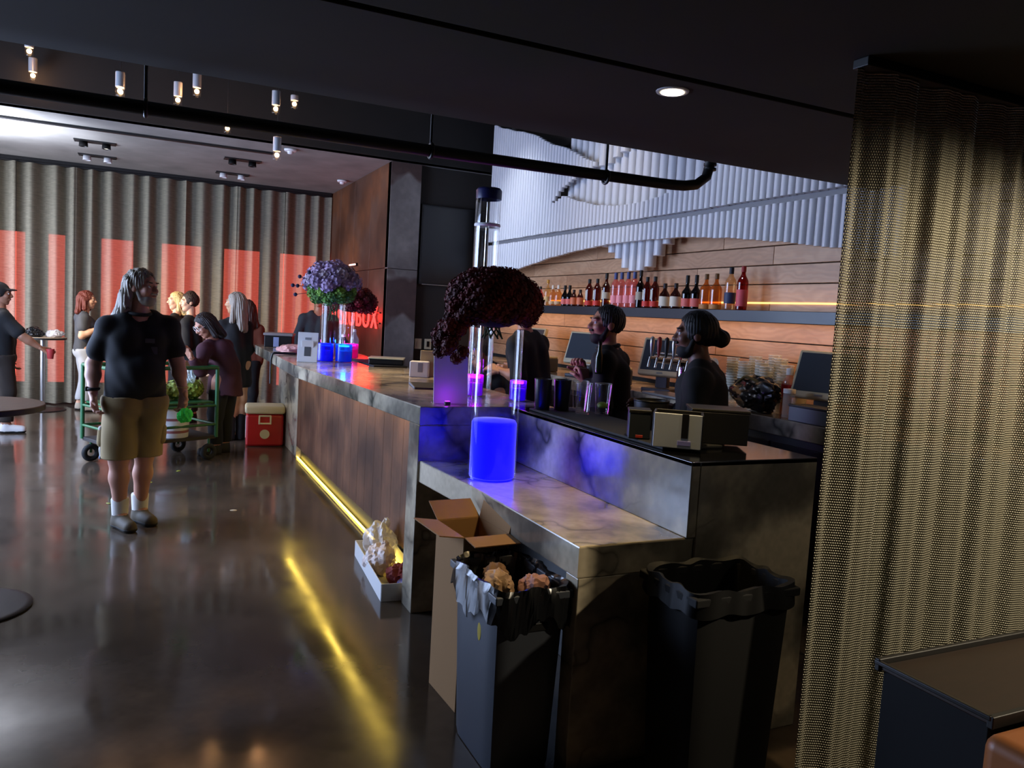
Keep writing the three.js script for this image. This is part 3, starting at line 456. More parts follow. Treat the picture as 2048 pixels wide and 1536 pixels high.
{
  // big dark red arrangement in a tall vase lit blue, on the lowered shelf
  const X = 1.50, Z = -3.36;
  const v = thing('flower_vase', 'tall clear cylinder vase with glowing blue water on the lowered shelf', 'vase', [X, AT, Z]);
  part('glass_body', lathe([[0, 0.003], [0.112, 0.003], [0.115, 0.008], [0.115, 0.715], [0.112, 0.718], [0.111, 0.71]], 40), M.glass, v);
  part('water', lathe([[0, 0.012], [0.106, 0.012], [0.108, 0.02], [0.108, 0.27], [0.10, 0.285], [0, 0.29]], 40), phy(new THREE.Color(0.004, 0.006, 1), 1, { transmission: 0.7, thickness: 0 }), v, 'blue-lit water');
  part('light_puck', cyl(0.04, 0.045, 0.02, 0, 0.014, 0, 24), glow(new THREE.Color(0.02, 0.03, 1), 6), v, 'blue light puck');
  pointLight(new THREE.Color(0.0, 0.004, 1), 0.42, [X, AT + 0.1, Z], 2);
  const f = thing('red_flower_arrangement', 'large drooping dome of dark red roses over the tall vase', 'flowers', [X - 0.035, AT + 0.70, Z]);
  part('foam_core', new THREE.SphereGeometry(1, 20, 14).scale(0.19, 0.12, 0.18).translate(0, 0.14, 0), std(0x1d0808, 0.9), f);
  dome(f, 'rose', roseG, redM, 210, [0.20, 0.135, 0.19], 0.14, (x, y, z) => y > -0.6, [0.8, 1.1]);
  for (let i = 0; i < 40; i++) { const t = i / 39, m = part('rose', roseG[i % 2], redM[i % 3], f); m.position.set(-0.17 - 0.06 * Math.sin(t * 2.4) + rr(-0.04, 0.04), 0.10 - 0.20 * t + rr(-0.03, 0.03), 0.04 + rr(-0.06, 0.07)); m.rotation.set(rr(-1, 1), rr(0, 6), rr(0.5, 1.6)); m.scale.setScalar(rr(0.75, 1.0)); }
  part('stem', merge(...Array.from({ length: 9 }, (_, i) => rod([0.05 * Math.cos(i * 0.7), -0.03, 0.05 * Math.sin(i * 0.7)], [0.07 * Math.cos(i * 0.7 + 2), 0.1, 0.07 * Math.sin(i * 0.7 + 2)], 0.004, 6))), std(0x2c3a18, 0.8), f);
  // lilac and green hydrangeas
  const X2 = 1.55, Z2 = -7.25;
  const v2 = thing('flower_vase', 'clear cylinder vase under the lilac hydrangeas on the bar', 'vase', [X2, BT, Z2]);
  part('glass_body', lathe([[0, 0.003], [0.108, 0.003], [0.112, 0.008], [0.112, 0.56], [0.108, 0.562]], 40), M.glass, v2);
  const f2 = thing('lilac_flower_arrangement', 'domed bouquet of lilac hydrangeas with green ones below', 'flowers', [X2 - 0.02, BT + 0.56, Z2]);
  part('foam_core', new THREE.SphereGeometry(1, 20, 14).scale(0.2, 0.15, 0.2).translate(0, 0.1, 0), std(0x2a3018, 0.9), f2);
  dome(f2, 'lilac_hydrangea', hyd, purM, 56, [0.19, 0.165, 0.19], 0.12, (x, y) => y > -0.05);
  dome(f2, 'green_hydrangea', hyd, grnM, 56, [0.18, 0.12, 0.18], 0.09, (x, y) => y <= -0.05 && y > -0.75, [0.7, 0.95]);
  for (const [x, y, z] of [[-0.36, 0.10, 0.05], [-0.31, 0.18, 0.1], [-0.31, 0.10, 0.0], [-0.335, 0.02, 0.05], [-0.24, 0.22, 0.16]]) { const b = part('thistle', new THREE.IcosahedronGeometry(0.018, 1).translate(x, y, z), std(0x20203c, 0.8), f2, 'dark blue thistle head'); part('thistle_stem', rod([x, y, z], [x * 0.5, y * 0.6 + 0.04, z * 0.5], 0.0025, 5), M.black, b); }
  part('stem', merge(...Array.from({ length: 7 }, (_, i) => rod([0.02 + 0.05 * Math.cos(i * 0.9), -0.2, 0.05 * Math.sin(i * 0.9)], [0.02 + 0.07 * Math.cos(i * 0.9 + 2), 0.05, 0.07 * Math.sin(i * 0.9 + 2)], 0.004, 6))), std(0x3a4a20, 0.8), f2);
  // red one behind it
  const v3 = thing('flower_vase', 'slim clear vase under the small red flowers behind the hydrangeas', 'vase', [1.86, BT, -7.95]); part('glass_body', lathe([[0, 0.003], [0.06, 0.003], [0.06, 0.47]], 30), M.glass, v3);
  const f3 = thing('small_red_bouquet', 'dark red rose bouquet half hidden behind the lilac hydrangeas', 'flowers', [1.86, BT + 0.46, -7.95]); part('foam_core', new THREE.SphereGeometry(0.13, 16, 12).scale(1.4, 0.8, 1.4).translate(0, 0.09, 0), std(0x1d0808, 0.9), f3);
  dome(f3, 'rose', roseG, redM, 60, [0.24, 0.13, 0.2], 0.09, (x, y) => y > -0.6, [1.2, 1.6]);
  // tall glass tower
  const t = thing('glass_tower', 'tall clear glass column with blue rim behind the red roses', 'glass column', [1.93, BT, -4.6]);
  part('glass_body', lathe([[0, 0.004], [0.078, 0.004], [0.08, 0.01], [0.08, 1.24], [0.076, 1.245], [0.076, 0.02], [0, 0.016]], 36), M.glass, t); part('rim_cap', lathe([[0.081, 1.215], [0.082, 1.27], [0.07, 1.285], [0, 1.285]], 36), std(0x11164a, 0.35), t, 'dark blue rim'); part('inner_rod', rod([0, 0.02, 0], [0, 1.2, 0], 0.012), M.chrome, t); part('collar', lathe([[0.079, 1.045], [0.083, 1.05], [0.083, 1.06], [0.079, 1.065]], 36), M.white, t);
}
// votive cups lit from inside
{
  const V = [[1.44, -7.02, 0x1030ff, new THREE.Color(0.01, 0.05, 1), 'blue-glowing votive cup beside the white card', 0.075, 0.16, 1.0], [1.60, -6.98, 0x30a0ff, new THREE.Color(0.03, 0.35, 1), 'cyan-glowing votive cup under the lilac hydrangeas', 0.075, 0.16, 1.0], [1.80, -7.55, 0xff30d0, new THREE.Color(1, 0.02, 0.7), 'magenta-glowing votive cup behind the cyan one', 0.07, 0.14, 1.0],
    [1.80, -4.35, 0xd030ff, new THREE.Color(0.8, 0.02, 0.9), 'purple-glowing votive cup seen beside the purple card', 0.05, 0.13, 1.3], [1.98, -4.12, 0xa030ff, new THREE.Color(0.4, 0.02, 1), 'violet-glowing votive cup seen through the tall vase', 0.05, 0.12, 0.9]];
  V.forEach(([x, z, c, lc, label, r, h, pw]) => {
    const g = thing('votive_cup', label, 'votive cup', [x, BT, z], 0, 'votive cups lit in colours along the bar');
    part('glass_body', lathe([[0, 0.004], [r - 0.004, 0.004], [r, 0.012], [r, h], [r - 0.003, h + 0.002]], 28), phy(c, 0.25, { transmission: 0.85, thickness: 0 }), g);
    part('liquid', lathe([[0, 0.008], [r - 0.006, 0.008], [r - 0.006, h * 0.62], [0, h * 0.64]], 28), phy(c, 1, { transmission: 0.7, thickness: 0 }), g);
    part('light_disc', cyl(r * 0.62, r * 0.62, 0.012, 0, h * 0.86, 0, 20), glow(lc.clone().lerp(new THREE.Color(1, 1, 1), 0.25), r < 0.06 ? 14 : 6), g, 'bright floating light disc');
    pointLight(lc, 0.12 * pw, [x, BT + h * 0.86 + 0.03, z], 1);
  });
  // cards
  const c1 = thing('sign_card', 'white framed card with a grey picture on the bar', 'sign card', [1.25, BT, -6.83], R(-18));
  const tl = new THREE.Matrix4().makeRotationX(R(-10));
  part('board', rbox(0.17, 0.26, 0.012, 0, 0.13, 0, 0.003).applyMatrix4(tl), M.paper, c1); part('print', rbox(0.055, 0.135, 0.003, 0.0, 0.12, 0.0066, 0.001).applyMatrix4(tl), std(0x55565a, 0.8), c1); part('print', rbox(0.05, 0.02, 0.003, 0.0, 0.205, 0.0066, 0.001).applyMatrix4(tl), std(0x8a8a90, 0.8), c1); part('stand', rbox(0.1, 0.18, 0.006, 0, 0.09, -0.05, 0.002).applyMatrix4(new THREE.Matrix4().makeRotationX(R(14))), M.paper, c1);
  const c2 = thing('sign_card', 'large plain card in purple light before the tall vase', 'sign card', [1.50, BT, -3.96], R(-8));
  part('board', rbox(0.19, 0.30, 0.006, 0, 0.15, 0, 0.002).applyMatrix4(new THREE.Matrix4().makeRotationX(R(-9))), M.paper, c2); part('acrylic_holder', rbox(0.20, 0.012, 0.09, 0, 0.006, 0, 0.003), M.glass, c2);
  const purple = thing('light_cube', 'small violet battery light standing before the purple card', 'light', [1.46, BT, -3.90]); part('lamp_body', rbox(0.03, 0.02, 0.02, 0, 0.01, 0, 0.003), M.black, purple); part('lens', rbox(0.024, 0.004, 0.014, 0, 0.022, 0, 0.001), glow(new THREE.Color(0.4, 0.05, 1), 3), purple); pointLight(new THREE.Color(0.34, 0.015, 0.9), 0.015, [1.46, BT + 0.05, -3.89], 0.5);
  const nd = thing('napkin_holder', 'white napkin dispenser with cut-out behind the purple card', 'napkin dispenser', [1.86, BT, -5.6], R(-25)); part('box_body', rbox(0.14, 0.12, 0.10, 0, 0.06, 0, 0.008), M.white, nd); part('cut_out', rbox(0.035, 0.07, 0.004, 0.01, 0.075, 0.05, 0.001), std(0x8a8890, 0.7), nd); part('wood_back', rbox(0.13, 0.2, 0.02, 0.06, 0.1, -0.06, 0.004), std(0x9a8662, 0.6), nd);
  const mat = single('bar_mat', rbox(0.30, 0.012, 0.8, 0, 0.006, 0, 0.004), M.rubber, 'thin black rubber bar mat along the inner bar edge', 'bar mat', [1.90, BT, -6.9]);
  const ch = thing('service_tray', 'black tray with a pale rim beyond the votive cups', 'tray', [1.92, BT + 0.012, -6.7], R(-20)); part('dish', rbox(0.30, 0.05, 0.24, 0, 0.025, 0, 0.012), M.black, ch); part('rim', rbox(0.31, 0.012, 0.25, 0, 0.055, 0, 0.004), M.ivory, ch);
  const bt = thing('water_bottle', 'clear bottle standing in front of the neon sign', 'bottle', [1.95, BT, -8.05]); part('glass_body', lathe([[0, 0.003], [0.045, 0.003], [0.045, 0.17], [0.018, 0.22], [0.018, 0.25]], 22), phy(0xdfe8f0, 0.06, { transmission: 0.85, thickness: 0 }), bt); part('cap', lathe([[0.02, 0.245], [0.02, 0.27], [0, 0.272]], 14), M.white, bt);
  const bt2 = thing('water_bottle', 'dark blue bottle with pale cap beside the magenta votive cup', 'bottle', [1.78, BT, -7.8]); part('glass_body', lathe([[0, 0.003], [0.05, 0.003], [0.05, 0.15], [0.02, 0.19], [0.02, 0.2]], 22), std(0x1a1c38, 0.2), bt2); part('cap', lathe([[0.022, 0.195], [0.022, 0.22], [0, 0.222]], 14), M.white, bt2);
  const rg = thing('card_terminal', 'black box with a pale lid at the far bar end', 'terminal', [1.36, BT, -9.15], R(-15)); part('box_body', rbox(0.30, 0.13, 0.28, 0, 0.065, 0, 0.01), M.black, rg); part('lid', rbox(0.32, 0.03, 0.30, 0, 0.145, 0, 0.008), std(0x8f8a88, 0.6), rg); part('screen', rbox(0.06, 0.11, 0.006, -0.02, 0.06, 0.142, 0.002), std(0x9fb0d8, 0.3), rg);
  const cl = thing('bar_cloth', 'crumpled pink and white cloth on the far bar end', 'cloth', [1.33, BT, -8.1]); part('fold_lump', lump(0.16, 0.05, 0.2, 4.1, 0.3).translate(0, 0.04, 0), std(0xd8a49c, 0.8), cl);
  const strap = thing('hanging_strap', 'black strap hanging over the far bar front edge', 'strap', [1.09, BT, -7.75]); part('band', tube([[0.22, 0.012, -0.02], [0.06, 0.015, 0], [0.005, 0.012, 0], [-0.012, -0.06, 0.0], [-0.012, -0.28, 0.01]], 0.011, 30, 8), M.black, strap);
  const fold = thing('menu_folder', 'dark folded menu with a pale edge lying on the bar', 'menu', [1.70, BT, -4.85], R(-12)); part('cover', rbox(0.26, 0.014, 0.36, 0, 0.007, 0, 0.003), M.black, fold); part('page_edge', rbox(0.012, 0.012, 0.34, -0.128, 0.008, 0, 0.002), std(0x7d8899, 0.6), fold);
}
// near end of the bar
{
  const T = BT + 0.001;
  single('bar_mat', rbox(0.3, 0.014, 1.2, 0, 0.007, 0, 0.005), M.rubber, 'black rubber bar mat on the near service top', 'bar mat', [2.0, T, -3.1]);
  const T2 = T + 0.014;
  [[1.885, -3.62, 0.046, 0.16, 'matt black cup beside the tall vase'], [1.99, -3.60, 0.046, 0.16, 'matt black cup next to the clear mixing glass']].forEach(([x, z, r, h, label]) => { const g = thing('black_cup', label, 'cup', [x, T2, z], 0, 'black cups on the near service top'); part('cup_body', lathe([[0, 0.003], [r * 0.85, 0.003], [r, h], [r - 0.004, h], [r * 0.82, 0.01], [0, 0.01]], 26), std(0x17171b, 0.35), g); part('rim', new THREE.TorusGeometry(r - 0.002, 0.003, 6, 26).rotateX(Math.PI / 2).translate(0, h, 0), std(0x2c2c30, 0.3), g); });
  [[2.07, -3.55, 'tall clear mixing glass in front of the bartender with clasped hands'], [2.13, -3.42, 'tall clear mixing glass holding a lime wedge'], [2.02, -3.43, 'tall clear mixing glass at the service top edge']].forEach(([x, z, label], i) => { const g = thing('mixing_glass', label, 'glass', [x, T2, z], 0, 'clear mixing glasses on the near service top'); part('glass_body', lathe([[0, 0.003], [0.034, 0.003], [0.044, 0.16], [0.042, 0.162], [0.033, 0.012], [0, 0.01]], 26), M.glass, g); part('rim', new THREE.TorusGeometry(0.0435, 0.0018, 6, 26).rotateX(Math.PI / 2).translate(0, 0.161, 0), M.cupClear, g); if (i === 1) part('lime_wedge', new THREE.SphereGeometry(0.028, 14, 10).scale(1, 0.6, 1).translate(0, 0.05, 0), std(0x7d9a3a, 0.5), g); });
  const c = thing('napkin_caddy', 'pale grey bar caddy with black slot on the near service top', 'caddy', [1.93, T2, -2.52], R(-38));
  part('front_panel', rbox(0.185, 0.135, 0.01, 0, 0.068, 0.075, 0.003), std(0xb9c2cc, 0.45), c, 'pale panel'); part('side_panel', rbox(0.01, 0.135, 0.15, 0.0925, 0.068, 0, 0.003), M.black, c); part('side_panel', rbox(0.01, 0.135, 0.15, -0.0925, 0.068, 0, 0.003), M.black, c); part('back_panel', rbox(0.185, 0.135, 0.01, 0, 0.068, -0.075, 0.003), M.black, c); part('floor_panel', rbox(0.18, 0.008, 0.145, 0, 0.005, 0, 0.002), M.black, c); part('slot', rbox(0.026, 0.095, 0.004, 0.028, 0.09, 0.0805, 0.001), M.black, c); part('napkins', rbox(0.12, 0.10, 0.1, 0, 0.06, 0, 0.004), std(0x1b1b1e, 0.9), c); part('emblem', rbox(0.05, 0.018, 0.003, 0.028, 0.022, 0.081, 0.001), std(0x8f8fd8, 0.5), c);
  const c2 = thing('straw_caddy', 'black divided straw caddy beside the pale bar caddy', 'caddy', [2.19, T2, -2.60], R(-30));
  for (const x of [-0.11, 0, 0.11]) part('divider', rbox(0.01, 0.13, 0.18, x, 0.066, 0, 0.003), M.black, c2); part('front_panel', rbox(0.23, 0.13, 0.01, 0, 0.066, 0.09, 0.003), M.black, c2); part('back_panel', rbox(0.23, 0.13, 0.01, 0, 0.066, -0.09, 0.003), M.black, c2); part('floor_panel', rbox(0.22, 0.008, 0.18, 0, 0.005, 0, 0.002), M.black, c2); part('lid', rbox(0.24, 0.012, 0.19, 0, 0.138, 0, 0.004), std(0x26241f, 0.4), c2);
  const dk = thing('garnish_box', 'dark blue-grey box with red tag beside the pale bar caddy', 'box', [1.88, T2, -2.72], R(-30)); part('box_body', rbox(0.09, 0.11, 0.10, 0, 0.055, 0, 0.006), std(0x1c232c, 0.5), dk); part('lid', rbox(0.095, 0.014, 0.105, 0, 0.116, 0, 0.004), M.black, dk); part('tag', rbox(0.03, 0.012, 0.003, 0.0, 0.012, 0.051, 0.001), std(0xa83428, 0.5), dk);
  const cc = thing('condiment_tub', 'black round tub behind the pale bar caddy', 'tub', [2.10, T2, -2.95]); part('tub_body', lathe([[0, 0.003], [0.07, 0.003], [0.08, 0.13], [0.075, 0.132], [0.066, 0.012], [0, 0.01]], 26), M.black, cc); part('rim', new THREE.TorusGeometry(0.078, 0.005, 6, 28).rotateX(Math.PI / 2).translate(0, 0.131, 0), M.darkMetal, cc);
}
// ---------------------------------------------------------------- metal curtain, booth
{
  const c = thing('metal_curtain', 'tall brass-coloured metal mesh curtain hanging in deep folds beside the bar', 'curtain', [2.7, 0, -1.80]);
  const x0 = -0.74, x1 = 1.3, nx = 420, ny = 40, pos = [], uv = [], idx = []; let s = 0, px, pz;
  const fold = (x, y) => { const t = 1 - y / 2.45; const a = x * 2 * Math.PI / 0.128; return 0.011 * Math.sin(a + 0.9 * Math.sin(x * 9.1) + 0.25 * t * Math.sin(x * 4)) + 0.017 * Math.sin(a * 0.43 + 1.2) + 0.004 * Math.sin(a * 2.1 + 0.6 + 0.5 * t) + 0.02 * t * Math.sin(x * 5.2 + 0.5); };
  for (let i = 0; i <= nx; i++) { const x = lerp(x0, x1, i / nx), z = fold(x, 1.2); if (i) s += Math.hypot(x - px, z - pz); px = x; pz = z; for (let j = 0; j <= ny; j++) { const y = lerp(0.02, 2.43, j / ny); pos.push(x, y, fold(x, y)); uv.push(s, y); } }
  for (let i = 0; i < nx; i++) for (let j = 0; j < ny; j++) { const a = i * (ny + 1) + j; idx.push(a, a + ny + 1, a + ny + 2, a, a + ny + 2, a + 1); }
  const g = new THREE.BufferGeometry(); g.setAttribute('position', new THREE.Float32BufferAttribute(pos, 3)); g.setAttribute('uv', new THREE.Float32BufferAttribute(uv, 2)); g.setIndex(idx); g.computeVertexNormals();
  part('metal_mesh', g, M.link, c); part('top_rail', bb(x0, x1, 2.42, 2.45, -0.03, 0.03, 0.004), M.black, c);
  // booth divider and seat
  const d = thing('booth_divider', 'dark low booth divider with a flat ledge in front of the metal curtain', 'booth divider', [1.79, 0, -1.38]);
  part('side_board', bb(0.0, 1.4, 0, 0.72, 0.0, 0.29, 0.004), std(0x040404, 0.9), d); part('ledge', bb(-0.005, 1.4, 0.72, 0.735, -0.005, 0.295, 0.004), std(0x3a2f22, 0.5, { map: plankT[0] }), d); part('ledge_edge', bb(-0.012, 1.4, 0.715, 0.75, -0.02, -0.004, 0.004), std(0x141210, 0.5), d); part('ledge_edge', bb(-0.014, -0.002, 0.733, 0.745, -0.02, 0.30, 0.003), std(0x1c1a16, 0.35), d); part('ledge_edge', bb(-0.012, 1.4, 0.715, 0.745, 0.29, 0.306, 0.003), std(0x141210, 0.5), d);
  const b = thing('leather_bench', 'orange-brown leather booth bench in front of the dark divider', 'bench', [1.71, 0, -0.86]);
  part('backrest', bb(0.0, 1.4, 0.40, 0.735, -0.20, -0.05, 0.035), std(0x9a5a2a, 0.45), b); part('seat', bb(0.0, 1.4, 0.2, 0.42, -0.19, 0.4, 0.03), std(0x8a4e24, 0.45), b); part('plinth', bb(0.04, 1.38, 0, 0.2, -0.18, 0.36, 0.004), M.black, b);
}
// ---------------------------------------------------------------- rubbish by the bar end
function ringLoft(rings, n = 48, e = 8, wob = () => [0, 0]) { const pos = [], idx = []; rings.forEach(([a, b, y], j) => { for (let i = 0; i <= n; i++) { const t = i / n * 2 * Math.PI, c = Math.cos(t), s = Math.sin(t), q = 1 / Math.pow(Math.abs(c) ** e + Math.abs(s) ** e, 1 / e), [dr, dy] = wob(j, t); pos.push((a + dr) * c * q, y + dy, (b + dr) * s * q); } }); for (let j = 0; j < rings.length - 1; j++) for (let i = 0; i < n; i++) { const a = j * (n + 1) + i; idx.push(a, a + n + 1, a + n + 2, a, a + n + 2, a + 1); } const g = new THREE.BufferGeometry(); g.setAttribute('position', new THREE.Float32BufferAttribute(pos, 3)); g.setIndex(idx); return toCreasedNormals(g, 0.6); }
{
  const can = (name, label, x, z, w, dp, h, m, turn) => { const g = thing(name, label, 'trash can', [x, 0, z], turn, 'rubbish bins at the bar end');
    part('bin_body', ringLoft([[0, 0, 0.004], [w * 0.42, dp * 0.42, 0.004], [w * 0.43, dp * 0.43, 0.02], [w / 2, dp / 2, h], [w / 2 - 0.008, dp / 2 - 0.008, h], [w / 2 * 0.93, dp / 2 * 0.93, h * 0.72], [0, 0, h * 0.72]]), m, g);
    part('rim_band', merge(rbox(w + 0.02, 0.03, 0.02, 0, h - 0.01, dp / 2, 0.006), rbox(w + 0.02, 0.03, 0.02, 0, h - 0.01, -dp / 2, 0.006), rbox(0.02, 0.03, dp, w / 2, h - 0.01, 0, 0.006), rbox(0.02, 0.03, dp, -w / 2, h - 0.01, 0, 0.006)), m, g); return g; };
  const g = can('trash_can', 'grey tapered trash can with black bag at the shelf end', 1.215, -2.51, 0.28, 0.42, 0.66, M.greyPlastic, 0);
  // bag folded over the rim
  part('bin_bag', ringLoft([[0.125, 0.19, 0.50], [0.128, 0.196, 0.60], [0.134, 0.204, 0.675], [0.146, 0.216, 0.682], [0.153, 0.223, 0.66], [0.156, 0.227, 0.60], [0.157, 0.229, 0.55]], 96, 8, (j, t) => [0.004 * Math.sin(t * 13 + j) + 0.003 * Math.sin(t * 29 + j * 2), j > 4 ? 0.03 * Math.sin(t * 5 + 1) + 0.012 * Math.sin(t * 17) : 0.006 * Math.sin(t * 7 + j)]), M.bagBlack, g, 'black bag over the rim');
  part('sticker', new THREE.SphereGeometry(0.03, 14, 10).scale(0.06, 1.25, 0.55).translate(-0.1345, 0.49, 0.06), std(0xb09a20, 0.6), g, 'yellow sticker');
  part('handle_recess', rbox(0.08, 0.03, 0.01, 0.02, 0.54, 0.203, 0.004), M.black, g);
  [[1.17, 0.61, -2.50, 0.06, 'crumpled cream paper bag in the grey trash can', 0xb89a80], [1.28, 0.615, -2.44, 0.055, 'crumpled pink paper wrapper in the grey trash can', 0xb88a80], [1.22, 0.605, -2.63, 0.05, 'crumpled brown paper in the grey trash can', 0x8a6a50]].forEach(([x, y, z, r, label, c], i) => single('crumpled_wrapper', lump(r, r * 0.9, r, i * 3 + 1, 0.4, 3), std(c, 0.8), label, 'rubbish', [x, y + r * 0.3, z], 0, 'wrappers in the grey trash can'));
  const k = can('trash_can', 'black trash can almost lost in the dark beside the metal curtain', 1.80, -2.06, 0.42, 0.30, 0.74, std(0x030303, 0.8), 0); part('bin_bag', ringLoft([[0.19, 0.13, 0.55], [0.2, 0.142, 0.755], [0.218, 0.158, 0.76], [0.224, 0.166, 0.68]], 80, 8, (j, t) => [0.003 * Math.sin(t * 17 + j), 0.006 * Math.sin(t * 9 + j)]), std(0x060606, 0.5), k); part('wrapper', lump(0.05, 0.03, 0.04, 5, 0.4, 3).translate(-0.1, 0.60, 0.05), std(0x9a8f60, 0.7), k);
  // cardboard box
  const b = thing('cardboard_box', 'tall open cardboard box behind the grey trash can', 'cardboard box', [1.240, 0, -2.94], R(3)); const w = 0.20, dp = 0.28, h = 0.72;
  part('side_panel', rbox(0.006, h, dp, -w / 2, h / 2, 0, 0.002), M.cardboard, b); part('side_panel', rbox(0.006, h, dp, w / 2, h / 2, 0, 0.002), M.cardboard, b); part('side_panel', rbox(w, h, 0.006, 0, h / 2, dp / 2, 0.002), M.cardboard, b); part('side_panel', rbox(w, h, 0.006, 0, h / 2, -dp / 2, 0.002), M.cardboard, b); part('bottom_panel', rbox(w, 0.006, dp, 0, 0.004, 0, 0.002), M.cardboardIn, b);
  const flap = (gw, gd, px, pz, ax, ang) => { const q = rbox(gw, 0.005, gd, ax === 'x' ? 0 : Math.sign(px) * gw / 2, 0, ax === 'x' ? Math.sign(pz) * gd / 2 : 0, 0.001); ax === 'x' ? q.rotateX(ang) : q.rotateZ(ang); part('flap', q.translate(px, h, pz), M.cardboard, b); };
  flap(0.11, dp, -w / 2, 0, 'z', -0.15); flap(0.10, dp, w / 2, 0, 'z', 1.35); flap(w, 0.12, 0, -dp / 2, 'x', 0.5); flap(w, 0.10, 0, dp / 2, 'x', 0.1);
  // white tray with bags and petals
  const t = thing('white_tray', 'shallow white cardboard tray on the floor under the bar', 'tray', [1.335, 0, -4.46], R(-4)); const tw = 0.24, td = 0.84;
  part('base_board', rbox(tw, 0.006, td, 0, 0.003, 0, 0.002), M.white, t); for (const s of [-1, 1]) { part('side_wall', rbox(0.006, 0.10, td, s * tw / 2, 0.05, 0, 0.002), M.white, t); part('end_wall', rbox(tw, 0.10, 0.006, 0, 0.05, s * td / 2, 0.002), M.white, t); }
  const bag = (x, z, rx, ry, rz, s, label, m = M.bagWhite) => { const o = thing('plastic_bag', label, 'bag', [x, 0.008, z], 0, 'rubbish in the white tray'); part('sack', lump(rx, ry, rz, s, 0.35, 4).translate(0, ry * 0.8, 0), m, o); part('knot', lump(rx * 0.25, ry * 0.3, rz * 0.2, s + 2, 0.4, 2).translate(rx * 0.3, ry * 1.72, 0), m, o); };
  bag(1.36, -4.70, 0.10, 0.14, 0.12, 1.3, 'large crumpled white plastic bag in the floor tray'); bag(1.30, -4.50, 0.09, 0.10, 0.11, 3.7, 'smaller white plastic bag with red stains in the floor tray', phy(0xd9c8c0, 0.4)); bag(1.37, -4.30, 0.08, 0.06, 0.10, 5.1, 'dark red heap of petals in the floor tray', std(0x6a1414, 0.8)); bag(1.36, -4.13, 0.07, 0.045, 0.07, 6.6, 'crumpled dark blue wrapper at the near end of the floor tray', std(0x1c2a80, 0.4));
  // petals on the floor
  [[0.033, -7.30, 'yellow-green petal on the floor behind the long-haired man'], [0.281, -7.75, 'yellow-green petal on the floor beside the cart'], [-0.25, -6.6, 'yellowed leaf scrap on the floor near the shorts'], [0.62, -6.2, 'pale petal scrap on the floor before the bar']].forEach(([x, z, label], i) => single('fallen_petal', new THREE.SphereGeometry(0.03, 10, 6, 0, Math.PI * 2, 0, 1.2).scale(1, 0.25, 0.55), std([0xb4b84a, 0xa8b040, 0x8a8a40, 0xb0a890][i], 0.7), label, 'petal', [x, -0.001, z], i, 'petals fallen on the floor'));
}
